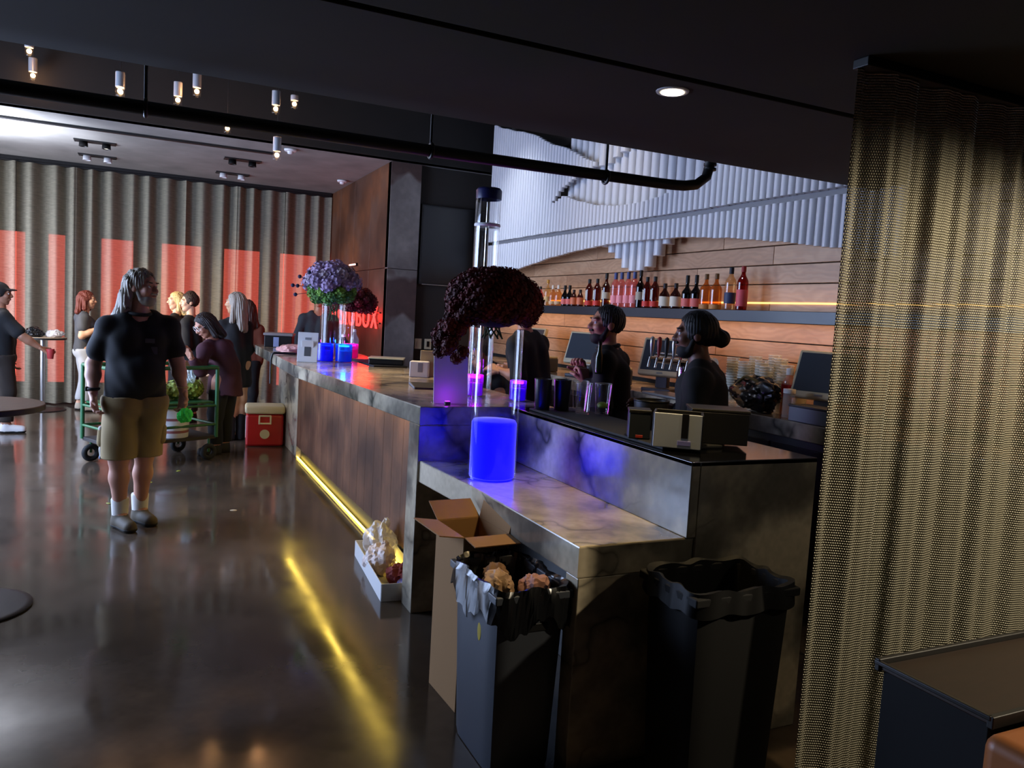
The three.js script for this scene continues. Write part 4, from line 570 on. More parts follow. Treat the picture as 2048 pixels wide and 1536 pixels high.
// ---------------------------------------------------------------- cooler, cart, tables
{
  const c = thing('picnic_cooler', 'red cooler with cream lid on the floor by the bar', 'cooler', [1.22, 0, -9.12], R(-6));
  part('cooler_body', rbox(0.40, 0.36, 0.32, 0, 0.18, 0, 0.03), std(0xb01a1c, 0.35), c); part('lid', rbox(0.43, 0.09, 0.35, 0, 0.41, 0, 0.03), std(0xd8c9a0, 0.45), c); part('handle', merge(rbox(0.13, 0.018, 0.012, 0, 0.345, 0.168, 0.004), rbox(0.13, 0.018, 0.012, 0, 0.26, 0.168, 0.004), rbox(0.018, 0.10, 0.012, -0.06, 0.30, 0.168, 0.004), rbox(0.018, 0.10, 0.012, 0.06, 0.30, 0.168, 0.004)), std(0xe0cfa0, 0.5), c); part('badge', cyl(0.052, 0.052, 0.008, 0, 0, 0, 24).rotateX(Math.PI / 2).translate(0, 0.14, 0.16), std(0xd0bd8c, 0.5), c); part('side_label', rbox(0.006, 0.22, 0.2, -0.2, 0.2, 0, 0.002), M.white, c);
  const k = thing('flower_cart', 'green tubular metal cart loaded with greenery behind the man', 'cart', [0.05, 0, -8.28], R(28)); const gr = std(0x1d5a30, 0.45), L = 0.52, D = 0.28;
  part('deck', rbox(2 * L, 0.035, 2 * D, 0, 0.23, 0, 0.006), std(0x2a2420, 0.7), k); for (const sx of [-1, 1]) for (const sz of [-1, 1]) { part('upright', rod([sx * L, 0.23, sz * D], [sx * L, 0.93, sz * D], 0.019), gr, k); const w = part('wheel', new THREE.TorusGeometry(0.06, 0.026, 10, 22).rotateY(0.0).translate(sx * (L - 0.08), 0.087, sz * D), M.rubber, k); part('fork', rod([sx * (L - 0.08), 0.087, sz * D], [sx * (L - 0.08), 0.22, sz * D], 0.012), gr, w); }
  for (const [y, r] of [[0.93, 0.019], [0.55, 0.013], [0.36, 0.013]]) { for (const s of [-1, 1]) { part('rail', rod([-L, y, s * D], [L, y, s * D], r), gr, k); part('rail', rod([s * L, y, -D], [s * L, y, D], r), gr, k); } }
  part('upper_tray', rbox(2 * L - 0.04, 0.02, 2 * D - 0.04, 0, 0.58, 0, 0.004), gr, k);
  const u = thing('white_bucket', 'white bucket with maroon stripes on the lower cart deck', 'bucket', [0.24, 0.2475, -8.22]); part('bucket_body', lathe([[0, 0.003], [0.14, 0.003], [0.155, 0.28], [0.15, 0.28], [0.136, 0.01], [0, 0.01]], 34), M.white, u); part('rim', new THREE.TorusGeometry(0.157, 0.008, 8, 34).rotateX(Math.PI / 2).translate(0, 0.28, 0), std(0xd8cdb8, 0.5), u); for (const y of [0.05, 0.17]) part('stripe', lathe([[0.1408 + 0.0536 * y, y], [0.1418 + 0.0536 * (y + 0.025), y + 0.025]], 34), std(0x8a5050, 0.6), u);
  const names = ['beside the cart end', 'behind the others on the cart', 'in the middle of the cart', 'nearest the maroon blouse', 'at the back by the maroon blouse', 'under the man\'s hand', 'half hidden by the man'];
  [[0.42, -8.42, 0.10], [0.30, -8.52, 0.10], [0.24, -8.36, 0.11], [0.44, -8.56, 0.11], [0.34, -8.66, 0.09], [0.12, -8.30, 0.10], [0.02, -8.22, 0.09]].forEach(([x, z, r], i) => { const o = thing('greens_bundle', `bundle of yellow-green hydrangea, ${names[i]}`, 'greenery', [x, 0.59, z], 0, 'greenery bundles on the cart'); const m = part('flower_head', hyd[i % 2], [std(0x8a9a3a, 0.8), std(0x748a2c, 0.8), std(0x93a050, 0.8)][i % 3], o); m.scale.setScalar(r * 0.85 / 0.072); m.position.y = r * 0.9; part('leaf', new THREE.SphereGeometry(r * 0.88, 12, 6, 0, 6.3, 2.2, 0.9).translate(0, r * 0.9, 0), std(0x3a6020, 0.7), o); });
  const pb = thing('plastic_wrap', 'clear crumpled plastic wrap beside the maroon blouse', 'plastic wrap', [0.40, 0.78, -8.40]); part('sheet', lump(0.05, 0.08, 0.05, 7.3, 0.5, 4).translate(0, 0.05, 0), phy(0xe8f0f0, 0.15, { transmission: 0.5, thickness: 0 }), pb);
  const tb = (name, label, x, z, h, r, topM) => { const g = thing(name, label, 'table', [x, 0, z]); part('tabletop', lathe([[0, h - 0.03], [r - 0.005, h - 0.03], [r, h - 0.025], [r, h - 0.004], [r - 0.004, h], [0, h]], 56), topM, g); part('edge_band', lathe([[r + 0.001, h - 0.028], [r + 0.001, h - 0.004]], 56), M.black, g); part('pole', cyl(0.03, 0.03, h - 0.04, 0, 0.012, 0, 20), M.steel, g); part('base_plate', lathe([[0, 0], [0.28, 0], [0.28, 0.008], [0.25, 0.014], [0, 0.02]], 48), M.darkMetal, g); return g; };
  tb('cocktail_table', 'round wooden cocktail table with dark edge, cut off by the frame', -0.79, -4.52, 1.03, 0.33, std(0x8a6a44, 0.35, { map: plankT[1] }));
  tb('cocktail_table', 'round white cocktail table with bags before the curtains', -1.26, -12.05, 0.98, 0.28, std(0xc9b090, 0.4));
  [[-1.36, -12.0, 0.11, 0.07, 0.10, 'black crumpled bag on the far cocktail table', M.bagBlack], [-1.13, -12.02, 0.11, 0.055, 0.11, 'white cloth bundle on the far cocktail table', std(0xd8d4d0, 0.8)]].forEach(([x, z, a, b, c2, label, m], i) => { const o = thing('table_bundle', label, 'bag', [x, 0.98, z]); part('sack', lump(a, b, c2, i * 4 + 2, 0.35).translate(0, b * 0.8, 0), m, o); part('knot', lump(a * 0.3, b * 0.35, c2 * 0.3, i + 1, 0.3, 2).translate(a * 0.3, b * 1.6, 0), m, o); });
}
// ---------------------------------------------------------------- people: distance fields meshed into one surface each
const sub = (a, b) => [a[0] - b[0], a[1] - b[1], a[2] - b[2]], add = (a, b) => [a[0] + b[0], a[1] + b[1], a[2] + b[2]], mul = (a, k) => [a[0] * k, a[1] * k, a[2] * k], mix3 = (a, b, t) => [lerp(a[0], b[0], t), lerp(a[1], b[1], t), lerp(a[2], b[2], t)], len = a => Math.hypot(...a), norm = a => mul(a, 1 / (len(a) || 1)), cross = (a, b) => [a[1] * b[2] - a[2] * b[1], a[2] * b[0] - a[0] * b[2], a[0] * b[1] - a[1] * b[0]];
const cone = (a, b, ra, rb = ra, neg = 0) => { const d = sub(b, a); return { e: 0, a, d, l2: d[0] ** 2 + d[1] ** 2 + d[2] ** 2 || 1e-9, ra, rb, neg, c: mix3(a, b, 0.5), R: len(d) / 2 + Math.max(ra, rb) }; };
const ell = (c, r, neg = 0) => ({ e: 1, c, r, neg, R: Math.max(...r) });
const grow = (ps, k) => ps.map(p => p.e ? { ...p, r: p.r.map(v => v + k), R: p.R + k } : { ...p, ra: p.ra + k, rb: p.rb + k, R: p.R + k });
function field(ps, k) {
  return (x, y, z) => {
    let d = 1e3;
    for (const p of ps) {
      const lx = x - p.c[0], ly = y - p.c[1], lz = z - p.c[2], lb = Math.sqrt(lx * lx + ly * ly + lz * lz) - p.R;
      if (!p.neg && lb > d + k) continue; let q;
      if (p.e) { const ax = lx / p.r[0], ay = ly / p.r[1], az = lz / p.r[2], k0 = Math.sqrt(ax * ax + ay * ay + az * az), k1 = Math.sqrt((ax / p.r[0]) ** 2 + (ay / p.r[1]) ** 2 + (az / p.r[2]) ** 2); q = k1 > 1e-9 ? k0 * (k0 - 1) / k1 : -Math.min(...p.r); }
      else { const qx = x - p.a[0], qy = y - p.a[1], qz = z - p.a[2], t = clamp((qx * p.d[0] + qy * p.d[1] + qz * p.d[2]) / p.l2); q = Math.hypot(qx - p.d[0] * t, qy - p.d[1] * t, qz - p.d[2] * t) - (p.ra + (p.rb - p.ra) * t); }
      if (p.neg) { d = Math.max(d, -q); continue; }
      const h = Math.max(k - Math.abs(d - q), 0) / k; d = Math.min(d, q) - h * h * k * 0.25;
    }
    return d;
  };
}
function bounds(ps, pad) { const lo = [1e9, 1e9, 1e9], hi = [-1e9, -1e9, -1e9]; for (const p of ps) { if (p.neg) continue; const pts = p.e ? [[p.c, p.r]] : [[p.a, [p.ra, p.ra, p.ra]], [add(p.a, p.d), [p.rb, p.rb, p.rb]]]; for (const [c, r] of pts) for (let i = 0; i < 3; i++) { lo[i] = Math.min(lo[i], c[i] - r[i] - pad); hi[i] = Math.max(hi[i], c[i] + r[i] + pad); } } return [lo, hi]; }
function nets(fn, [lo, hi], h) {
  const n = [0, 1, 2].map(i => Math.max(3, Math.ceil((hi[i] - lo[i]) / h) + 1)), [nx, ny, nz] = n, v = new Float32Array(nx * ny * nz); let q = 0;
  for (let k = 0; k < nz; k++) for (let j = 0; j < ny; j++) for (let i = 0; i < nx; i++) v[q++] = fn(lo[0] + i * h, lo[1] + j * h, lo[2] + k * h);
  const id = new Int32Array(nx * ny * nz).fill(-1), pos = [], idx = [], sx = 1, sy = nx, sz = nx * ny;
  const C = [[0, 0, 0], [1, 0, 0], [0, 1, 0], [1, 1, 0], [0, 0, 1], [1, 0, 1], [0, 1, 1], [1, 1, 1]], E = [[0, 1], [2, 3], [4, 5], [6, 7], [0, 2], [1, 3], [4, 6], [5, 7], [0, 4], [1, 5], [2, 6], [3, 7]];
  for (let k = 0; k < nz - 1; k++) for (let j = 0; j < ny - 1; j++) for (let i = 0; i < nx - 1; i++) {
    const b = i + j * sy + k * sz; let s = 0; const val = C.map(([a, c, e]) => v[b + a + c * sy + e * sz]); for (const w of val) if (w < 0) s++; if (!s || s === 8) continue;
    let x = 0, y = 0, z = 0, m = 0; for (const [a, c] of E) { const va = val[a], vc = val[c]; if ((va < 0) === (vc < 0)) continue; const t = va / (va - vc); x += lerp(C[a][0], C[c][0], t); y += lerp(C[a][1], C[c][1], t); z += lerp(C[a][2], C[c][2], t); m++; }
    id[b] = pos.length / 3; pos.push(lo[0] + (i + x / m) * h, lo[1] + (j + y / m) * h, lo[2] + (k + z / m) * h);
  }
  const quad = (a, b, c, d, f) => { if (a < 0 || b < 0 || c < 0 || d < 0) return; f ? idx.push(a, b, c, a, c, d) : idx.push(a, c, b, a, d, c); };
  for (let k = 1; k < nz - 1; k++) for (let j = 1; j < ny - 1; j++) for (let i = 1; i < nx - 1; i++) { const b = i + j * sy + k * sz, s = v[b] < 0;
    if (s !== v[b + sx] < 0) quad(id[b - sy - sz], id[b - sz], id[b], id[b - sy], s); if (s !== v[b + sy] < 0) quad(id[b - sx - sz], id[b - sx], id[b], id[b - sz], s); if (s !== v[b + sz] < 0) quad(id[b - sx - sy], id[b - sy], id[b], id[b - sx], s); }
  const g = new THREE.BufferGeometry(); g.setAttribute('position', new THREE.Float32BufferAttribute(pos, 3)); g.setIndex(idx); const nn = new Float32Array(pos.length), e = h * 0.5;
  for (let i = 0; i < pos.length; i += 3) { const [x, y, z] = [pos[i], pos[i + 1], pos[i + 2]]; const gr = norm([fn(x + e, y, z) - fn(x - e, y, z), fn(x, y + e, z) - fn(x, y - e, z), fn(x, y, z + e) - fn(x, y, z - e)]); nn.set(gr, i); }
  g.setAttribute('normal', new THREE.BufferAttribute(nn, 3)); return g;
}
const solid = (ps, k, h, wrap) => { const f = field(ps, k); return nets(wrap ? (x, y, z) => wrap(f(x, y, z), x, y, z) : f, bounds(ps, h * 3), h); };
function handPrims(w, dir, palm, curl, side, s = 1) {
  const d = norm(dir), n = norm(sub(palm, mul(d, palm[0] * d[0] + palm[1] * d[1] + palm[2] * d[2]))), sd = mul(cross(d, n), side), at3 = (a, b, c) => add(w, add(add(mul(d, a * s), mul(sd, b * s)), mul(n, c * s))), ps = [];
  for (const b of [-0.026, -0.009, 0.009, 0.026]) ps.push(cone(at3(0.0, b * 0.7, 0), at3(0.085, b * 1.12, 0), 0.016 * s, 0.0135 * s));
  [[-0.030, 0.058], [-0.010, 0.076], [0.010, 0.082], [0.030, 0.074]].forEach(([b, L], i) => { let p = [0.088, b, 0], a = 0.15 + curl * 0.35; const seg = [0.46, 0.30, 0.24]; for (let k = 0; k < 3; k++) { const q = [p[0] + Math.cos(a) * L * seg[k], p[1] * 1.04, p[2] + Math.sin(a) * L * seg[k]]; ps.push(cone(at3(...p), at3(...q), (0.0098 - k * 0.001) * s, (0.009 - k * 0.001) * s)); p = q; a += curl * (0.75 + 0.1 * i); } });
  const t0 = [0.022, 0.026, 0.006], t1 = [0.058, 0.056, 0.018], t2 = [0.085, 0.060, 0.024 + curl * 0.02]; ps.push(cone(at3(...t0), at3(...t1), 0.015 * s, 0.0115 * s), cone(at3(...t1), at3(...t2), 0.0112 * s, 0.009 * s));
  return ps;
}
const skinM = {}; const skin = c => skinM[c] ??= std(c, 0.5);
const HAIR = { // shapes in the head's own axes: x to its left ear, y up, z to the face
  cap: (a = 1) => [ell([0, 0.032, -0.018], [0.086 * a, 0.098 * a, 0.104 * a]), ell([0, -0.022, 0.105], [0.088, 0.112, 0.085], 1), ell([0, -0.06, 0.10], [0.07, 0.09, 0.085], 1)],
};
function person(s) {
  const j = s.j, g = thing('person', s.label, 'person', [s.base[0], 0, s.base[1]], Math.atan2(-s.base[0], -s.base[1])), f = norm(s.fwd), up = [0, 1, 0], lat = norm(cross(up, f)); // lat: towards the body's left
  const cell = s.cell ?? 0.016, hc = s.headCell ?? 0.007, sc = s.scale ?? 1, q = s.build ?? 1;
  const hm = mix3(j.hipA, j.hipB, 0.5), chest = mix3(j.neck, j.waist, 0.42), o = (p, a, b) => add(p, add(mul(lat, a), mul(f, b)));
  const torso = [cone(j.shA, j.shB, 0.062 * q), cone(mix3(j.shA, j.neck, 0.55), mix3(j.shB, j.neck, 0.55), 0.055 * q)];
  for (const k of [-1, 1]) torso.push(cone(o(chest, 0.075 * q * k, 0.005), o(j.waist, 0.06 * q * k, 0), 0.105 * q, 0.10 * q), cone(o(j.waist, 0.06 * q * k, 0), o(hm, 0.07 * q * k, -0.01), 0.10 * q, 0.115 * q));
  if (s.belly) torso.push(ell(o(j.waist, 0, 0.055), [0.15 * s.belly, 0.16 * s.belly, 0.13 * s.belly]));
  if (s.bust) for (const k of [-1, 1]) torso.push(ell(o(add(chest, [0, -0.03, 0]), 0.07 * k, 0.085), [0.055, 0.055, 0.05]));
  const neckP = [cone(add(j.neck, [0, -0.03, 0]), mix3(j.neck, j.head, 0.6), 0.058 * q, 0.05)];
  const armR = s.armR ?? 1, legR = s.legR ?? 1, arm = (sh, el, wr) => [cone(sh, el, 0.052 * armR, 0.041 * armR), cone(el, mix3(el, wr, 0.35), 0.041 * armR, 0.041 * armR), cone(mix3(el, wr, 0.35), wr, 0.041 * armR, 0.027 * armR)];
  const leg = (h, k, a) => [cone(h, k, 0.088 * legR, 0.058 * legR), cone(k, mix3(k, a, 0.35), 0.055 * legR, 0.057 * legR), cone(mix3(k, a, 0.35), a, 0.057 * legR, 0.037 * legR)];
  const foot = (a, t) => [cone(add(a, [0, -0.035, 0]), t, 0.04, 0.033), cone(a, add(a, [0, -0.05, 0]), 0.038, 0.042)];
  const toeA = j.toeA ?? add([j.anA[0], 0.035, j.anA[2]], mul(f, 0.15)), toeB = j.toeB ?? add([j.anB[0], 0.035, j.anB[2]], mul(f, 0.15));
  const armA = arm(j.shA, j.elA, j.wrA), armB = arm(j.shB, j.elB, j.wrB), legA = leg(j.hipA, j.knA, j.anA), legB = leg(j.hipB, j.knB, j.anB), feet = [...foot(j.anA, toeA), ...foot(j.anB, toeB)];
  const body = [solid([...torso, ...neckP, ...armA, ...armB, ...legA, ...legB, ...feet], 0.035, cell)];
  // head
  const F = norm(s.face ?? s.fwd), Rr = norm(cross(s.headUp ?? up, F)), U2 = cross(F, Rr), HM = new THREE.Matrix4().makeBasis(new THREE.Vector3(...Rr), new THREE.Vector3(...U2), new THREE.Vector3(...F)).scale(new THREE.Vector3(sc, sc, sc)).setPosition(...j.head);
  const head = [ell([0, 0.025, -0.012], [0.076, 0.095, 0.096]), ell([0, -0.03, 0.022], [0.062, 0.085, 0.068]), ell([0, -0.078, 0.035], [0.046, 0.034, 0.046]), ell([0, -0.1, 0.06], [0.022, 0.018, 0.02]), cone([0, 0.018, 0.086], [0, -0.022, 0.108], 0.010, 0.015), ell([0.013, -0.026, 0.096], [0.01, 0.008, 0.01]), ell([-0.013, -0.026, 0.096], [0.01, 0.008, 0.01]), cone([-0.034, 0.028, 0.079], [0.034, 0.028, 0.079], 0.014), ell([0.036, -0.022, 0.064], [0.026, 0.026, 0.026]), ell([-0.036, -0.022, 0.064], [0.026, 0.026, 0.026]), ell([0.077, -0.004, -0.006], [0.012, 0.03, 0.02]), ell([-0.077, -0.004, -0.006], [0.012, 0.03, 0.02]), cone([-0.014, -0.056, 0.086], [0.014, -0.056, 0.086], 0.010), cone([0, -0.05, -0.02], [0, -0.12, -0.03], 0.05, 0.05)];
  body.push(solid(head, 0.016, hc).applyMatrix4(HM));
  const hand = (wr, el, h, side) => { const d = h?.dir ?? sub(wr, el); body.push(solid(handPrims(wr, d, h?.palm ?? f, h?.curl ?? 0.55, h?.side ?? side), 0.008, s.handCell ?? 0.006)); };
  if (s.hands !== 0) { hand(j.wrA, j.elA, s.hA, 1); hand(j.wrB, j.elB, s.hB, -1); }
  const bm = merge(body); part("body", bm, skin(s.skin ?? 0xb98a70), g);
  if (s.faceParts !== 0) { const tr = q2 => q2.applyMatrix4(HM); for (const k of [-1, 1]) { const e = part('eye', tr(new THREE.SphereGeometry(0.0115, 12, 8).translate(0.031 * k, 0.006, 0.0795)), std(0xd8d4cc, 0.2), g); part('iris', tr(new THREE.SphereGeometry(0.006, 8, 6).translate(0.031 * k, 0.006, 0.0865)), std(0x20140e, 0.2), e); part('eyebrow', tr(new THREE.CapsuleGeometry(0.0045, 0.026, 3, 8).rotateZ(Math.PI / 2 + 0.12 * k).translate(0.032 * k, 0.032, 0.092)), std(s.browC ?? s.hairC, 0.8), g); } part('lips', tr(new THREE.SphereGeometry(1, 12, 8).scale(0.022, 0.0065, 0.008).translate(0, -0.056, 0.094)), std(s.lipC ?? 0x8a4a42, 0.5), g); }
  // clothes
  const fold = (amp, fr) => (d, x, y, z) => d + amp * Math.sin(y * fr + 4 * Math.sin(x * 9) + z * 12) * Math.sin(x * fr * 0.7 + z * 17 + y * 5);
  const T = s.top, sl = T.sleeve ?? 0.8;
  const slv = (sh, el, wr) => sl <= 1 ? [cone(sh, mix3(sh, el, sl), 0.056 * armR, (T.loose ?? 0.058) * armR)] : [cone(sh, el, 0.054 * armR, 0.045 * armR), cone(el, mix3(el, wr, sl - 1), 0.045 * armR, 0.038 * armR)];
  const tops = grow([...torso, ...slv(j.shA, j.elA, j.wrA), ...slv(j.shB, j.elB, j.wrB)], T.ease ?? 0.014); if (T.hem) for (const k of [-1, 1]) tops.push(cone(o(hm, 0.07 * q * k, 0), o(add(hm, [0, -T.hem, 0]), 0.08 * q * k, 0), 0.13 * q, (T.flare ?? 0.14) * q));
  const hemY = T.hemY ?? hm[1] - 0.03, fo = fold(T.wrinkle ?? 0.004, 26), nk = j.neck;
  const tf = field(tops, 0.03), nf = field([cone(add(nk, mul(f, 0.02)), add(mix3(nk, j.head, 0.6), mul(f, 0.03)), 0.062 * q, 0.075 * q)], 0.01);
  const topFn = (x, y, z) => Math.max(fo(tf(x, y, z), x, y, z), hemY - y + 0.008 * Math.sin(x * 30 + z * 20), -nf(x, y, z));
  part(T.name ?? 'shirt', nets(topFn, bounds(tops, cell * 3), cell), std(T.color, T.rough ?? 0.85), g);
  if (T.collar) part('collar', new THREE.TorusGeometry(0.07 * q, 0.014, 8, 26).rotateX(Math.PI / 2 + 0.25).scale(1, 0.9, 1).applyMatrix4(new THREE.Matrix4().makeBasis(new THREE.Vector3(...lat), new THREE.Vector3(0, 1, 0), new THREE.Vector3(...f)).setPosition(nk[0] + f[0] * 0.01, nk[1] + 0.012, nk[2] + f[2] * 0.01)), std(T.color, 0.8), g);
  const Bt = s.bottom; if (Bt) {
    const ez = Bt.ease ?? 0.014, ps = []; const mk = (h, k, a) => { const L = Bt.length; if (L <= 1) ps.push(cone(h, mix3(h, k, L), 0.095 * legR, (Bt.hemR ?? 0.085) * legR)); else ps.push(cone(h, k, 0.092 * legR, 0.068 * legR), cone(k, mix3(k, a, L - 1), 0.066 * legR, (Bt.hemR ?? 0.055) * legR)); };
    mk(j.hipA, j.knA, j.anA); mk(j.hipB, j.knB, j.anB); for (const k of [-1, 1]) ps.push(cone(o(mix3(j.waist, hm, 0.5), 0.065 * q * k, 0), o(hm, 0.07 * q * k, -0.01), 0.108 * q, 0.122 * q)); const pf = field(grow(ps, ez), Bt.blend ?? 0.03), fo2 = fold(0.004, 22), lowA = Bt.length <= 1 ? Math.min(mix3(j.hipA, j.knA, Bt.length)[1], mix3(j.hipB, j.knB, Bt.length)[1]) : Math.min(mix3(j.knA, j.anA, Bt.length - 1)[1], mix3(j.knB, j.anB, Bt.length - 1)[1]);
    part(Bt.name ?? 'trousers', nets((x, y, z) => Math.max(fo2(pf(x, y, z), x, y, z), lowA - 0.01 - y, y - (Bt.topY ?? (T.hemY ?? hm[1] - 0.03) + 0.06)), bounds(grow(ps, ez), cell * 3), cell), std(Bt.color, Bt.rough ?? 0.85), g);
    for (const [pa, pb] of Bt.pockets ?? []) part('pocket', solid([cone(pa, pb, 0.035)], 0.01, 0.012), std(Bt.color, 0.9), g);
  }
  for (const [a, t] of [[j.anA, toeA], [j.anB, toeB]]) { if (s.socks) part('sock', solid([cone(add(a, [0, 0.12, 0]), add(a, [0, -0.05, 0]), 0.060, 0.05)], 0.01, 0.011, (d, x, y) => Math.max(d, y - a[1] - 0.105)), std(s.socks, 0.9), g); if (s.shoe) { const ps = grow(foot(add(a, [0, -0.02, 0]), t), 0.014); if (s.boot) ps.push(cone(a, add(a, [0, s.boot, 0]), 0.055, 0.06)); const sh = part('shoe', solid(ps, 0.02, 0.011, (d, x, y) => Math.max(d, 0.001 - y)), std(s.shoe, 0.7), g); part('sole', solid(grow(foot(add(a, [0, -0.02, 0]), t), 0.018), 0.02, 0.012, (d, x, y) => Math.max(d, 0.001 - y, y - 0.028)), std(s.sole ?? 0x1a1712, 0.8), sh); } }
  // hair
  if (s.hair) { const st = s.strand ?? 0.003; part('hair', solid(s.hair, 0.03, s.hairCell ?? 0.008, (d, x, y, z) => d + st * Math.sin(Math.atan2(x, z) * 34 + y * 16) + st * 0.6 * Math.sin(x * 120 + z * 90 + y * 22)).applyMatrix4(HM), std(s.hairC, 0.6), g); }
  if (s.beard) part('beard', solid([ell([0, -0.082, 0.04], [0.056, 0.044, 0.056]), ell([0, -0.1, 0.06], [0.032, 0.024, 0.028]), cone([-0.024, -0.043, 0.094], [0.024, -0.043, 0.094], 0.009), cone([-0.06, -0.02, 0.01], [-0.05, -0.08, 0.03], 0.016), cone([0.06, -0.02, 0.01], [0.05, -0.08, 0.03], 0.016), ell([0, -0.058, 0.108], [0.02, 0.008, 0.014], 1)], 0.014, 0.006, d => d + 0.0005).applyMatrix4(HM), std(s.beardC ?? s.hairC, 0.8), g);
  return { g, HM, topFn, f, lat };
}
const trace = (fn, p, d) => { let t = 0; for (let i = 0; i < 80; i++) { const q = add(p, mul(d, t)), v = fn(...q); if (v < 0.001) return q; t += v * 0.7; } return null; };
const longHair = (L, spread = 0.03, back = -0.06) => [...HAIR.cap(1.02), cone([0.045, 0.01, back], [0.05 + spread, -L, back - 0.03], 0.05, 0.04), cone([-0.045, 0.01, back], [-0.05 - spread, -L, back - 0.03], 0.05, 0.04), cone([0, 0.0, back - 0.01], [0, -L * 1.05, back - 0.04], 0.06, 0.045), cone([0.075, 0.02, -0.01], [0.085 + spread, -L * 0.75, 0.0], 0.025, 0.028), cone([-0.075, 0.02, -0.01], [-0.085 - spread, -L * 0.75, 0.0], 0.025, 0.028)];
{ // the long-haired man in black polo and khaki shorts
  const p = person({ label: 'long-haired man in black polo shirt and khaki cargo shorts walking past the bar', base: [-0.06, -5.9], fwd: [0.32, 0, 1], face: [0.85, 0.02, 0.65], cell: 0.013, headCell: 0.0055, handCell: 0.005, build: 1.05, belly: 1.0, armR: 1.08, legR: 1.05,
    j: { head: [0.022, 1.655, 0.02], neck: [0.004, 1.475, 0.0], shA: [-0.178, 1.375, 0.03], shB: [0.188, 1.395, -0.04], elA: [-0.268, 1.12, -0.06], elB: [0.252, 1.15, -0.03], wrA: [-0.262, 0.93, 0.06], wrB: [0.292, 0.95, 0.08], waist: [-0.008, 1.07, 0.01], hipA: [-0.095, 0.87, 0.01], hipB: [0.085, 0.87, -0.02], knA: [-0.105, 0.49, 0.05], knB: [0.055, 0.50, -0.04], anA: [-0.092, 0.105, 0.0], anB: [0.032, 0.105, -0.12], toeA: [-0.03, 0.03, 0.14], toeB: [0.10, 0.03, 0.01] },
    hA: { dir: [0.12, -1, 0.3], palm: [0.8, 0.1, 0.3], curl: 0.65, side: 1 }, hB: { dir: [-0.05, -1, 0.25], palm: [-0.6, -0.1, 0.5], curl: 0.75, side: -1 }, skin: 0xb88670, hairC: 0x857c6c, browC: 0x3a3028, strand: 0.005, lipC: 0x86524a, beard: 1, beardC: 0x9a9488,
    hair: [...HAIR.cap(1.03), cone([-0.03, 0.01, -0.07], [-0.01, -0.22, -0.16], 0.05, 0.05), cone([0.03, 0.0, -0.07], [0.03, -0.24, -0.17], 0.05, 0.055), cone([0.06, 0.02, -0.04], [0.09, -0.2, -0.12], 0.035, 0.045), cone([-0.06, 0.02, -0.04], [-0.07, -0.19, -0.09], 0.035, 0.04), cone([0.0, -0.05, -0.08], [0.02, -0.2, -0.2], 0.05, 0.04)],
    top: { color: 0x0c0c0d, sleeve: 0.62, hemY: 0.86, loose: 0.06, ease: 0.013, collar: 1, name: 'polo_shirt' }, bottom: { color: 0x8c7850, length: 0.96, hemR: 0.092, topY: 0.92, blend: 0.012, name: 'cargo_shorts', ease: 0.016, pockets: [[[-0.20, 0.68, 0.03], [-0.205, 0.60, 0.04]], [[0.16, 0.69, 0.0], [0.155, 0.61, 0.0]]] }, socks: 0xd6d2cc, shoe: 0x4a3f2a, sole: 0x1c1811 });
  part('wristwatch', merge(new THREE.TorusGeometry(0.034, 0.011, 8, 22).rotateX(Math.PI / 2), rbox(0.02, 0.03, 0.034, -0.036, 0, 0.01, 0.005)).translate(-0.263, 0.965, 0.043), M.black, p.g);
  part('bracelet', new THREE.TorusGeometry(0.033, 0.005, 8, 22).rotateX(Math.PI / 2).translate(0.288, 0.985, 0.063), std(0xb09a70, 0.5), p.g);
  for (const [x, y, w, h] of [[0.075, 1.30, 0.06, 0.03], [0.10, 1.235, 0.045, 0.05]]) { const hit = trace(p.topFn, [x, y, 0.6], [0, 0, -1]); if (hit) part('chest_print', rbox(w, h, 0.004, hit[0], hit[1], hit[2] + 0.001, 0.001), std(0x4a4a4c, 0.8), p.g); }
  single('green_scrub_pad', lump(0.05, 0.055, 0.035, 3.3, 0.35, 3), std(0x2fe052, 0.7), 'bright green cloth held in the man\'s lowered hand', 'cloth', [0.245, 0.80, -5.72], 0.4);
  const rag = thing('hanging_towel', 'pale towel hanging from the man\'s shorts pocket', 'towel', [-0.27, 0.50, -5.86], 0.1); part('towel_fold', solid([cone([0, 0.20, 0], [0.01, 0.02, 0.01], 0.018, 0.024), cone([0.03, 0.2, 0], [0.04, 0.05, 0], 0.016, 0.02)], 0.015, 0.007, (d, x, y, z) => d + 0.002 * Math.sin(y * 90)), std(0xb9b4aa, 0.9), rag); part('hem', rbox(0.05, 0.02, 0.03, 0.012, 0.0, 0.008, 0.004), std(0x8ea6c8, 0.9), rag);
}
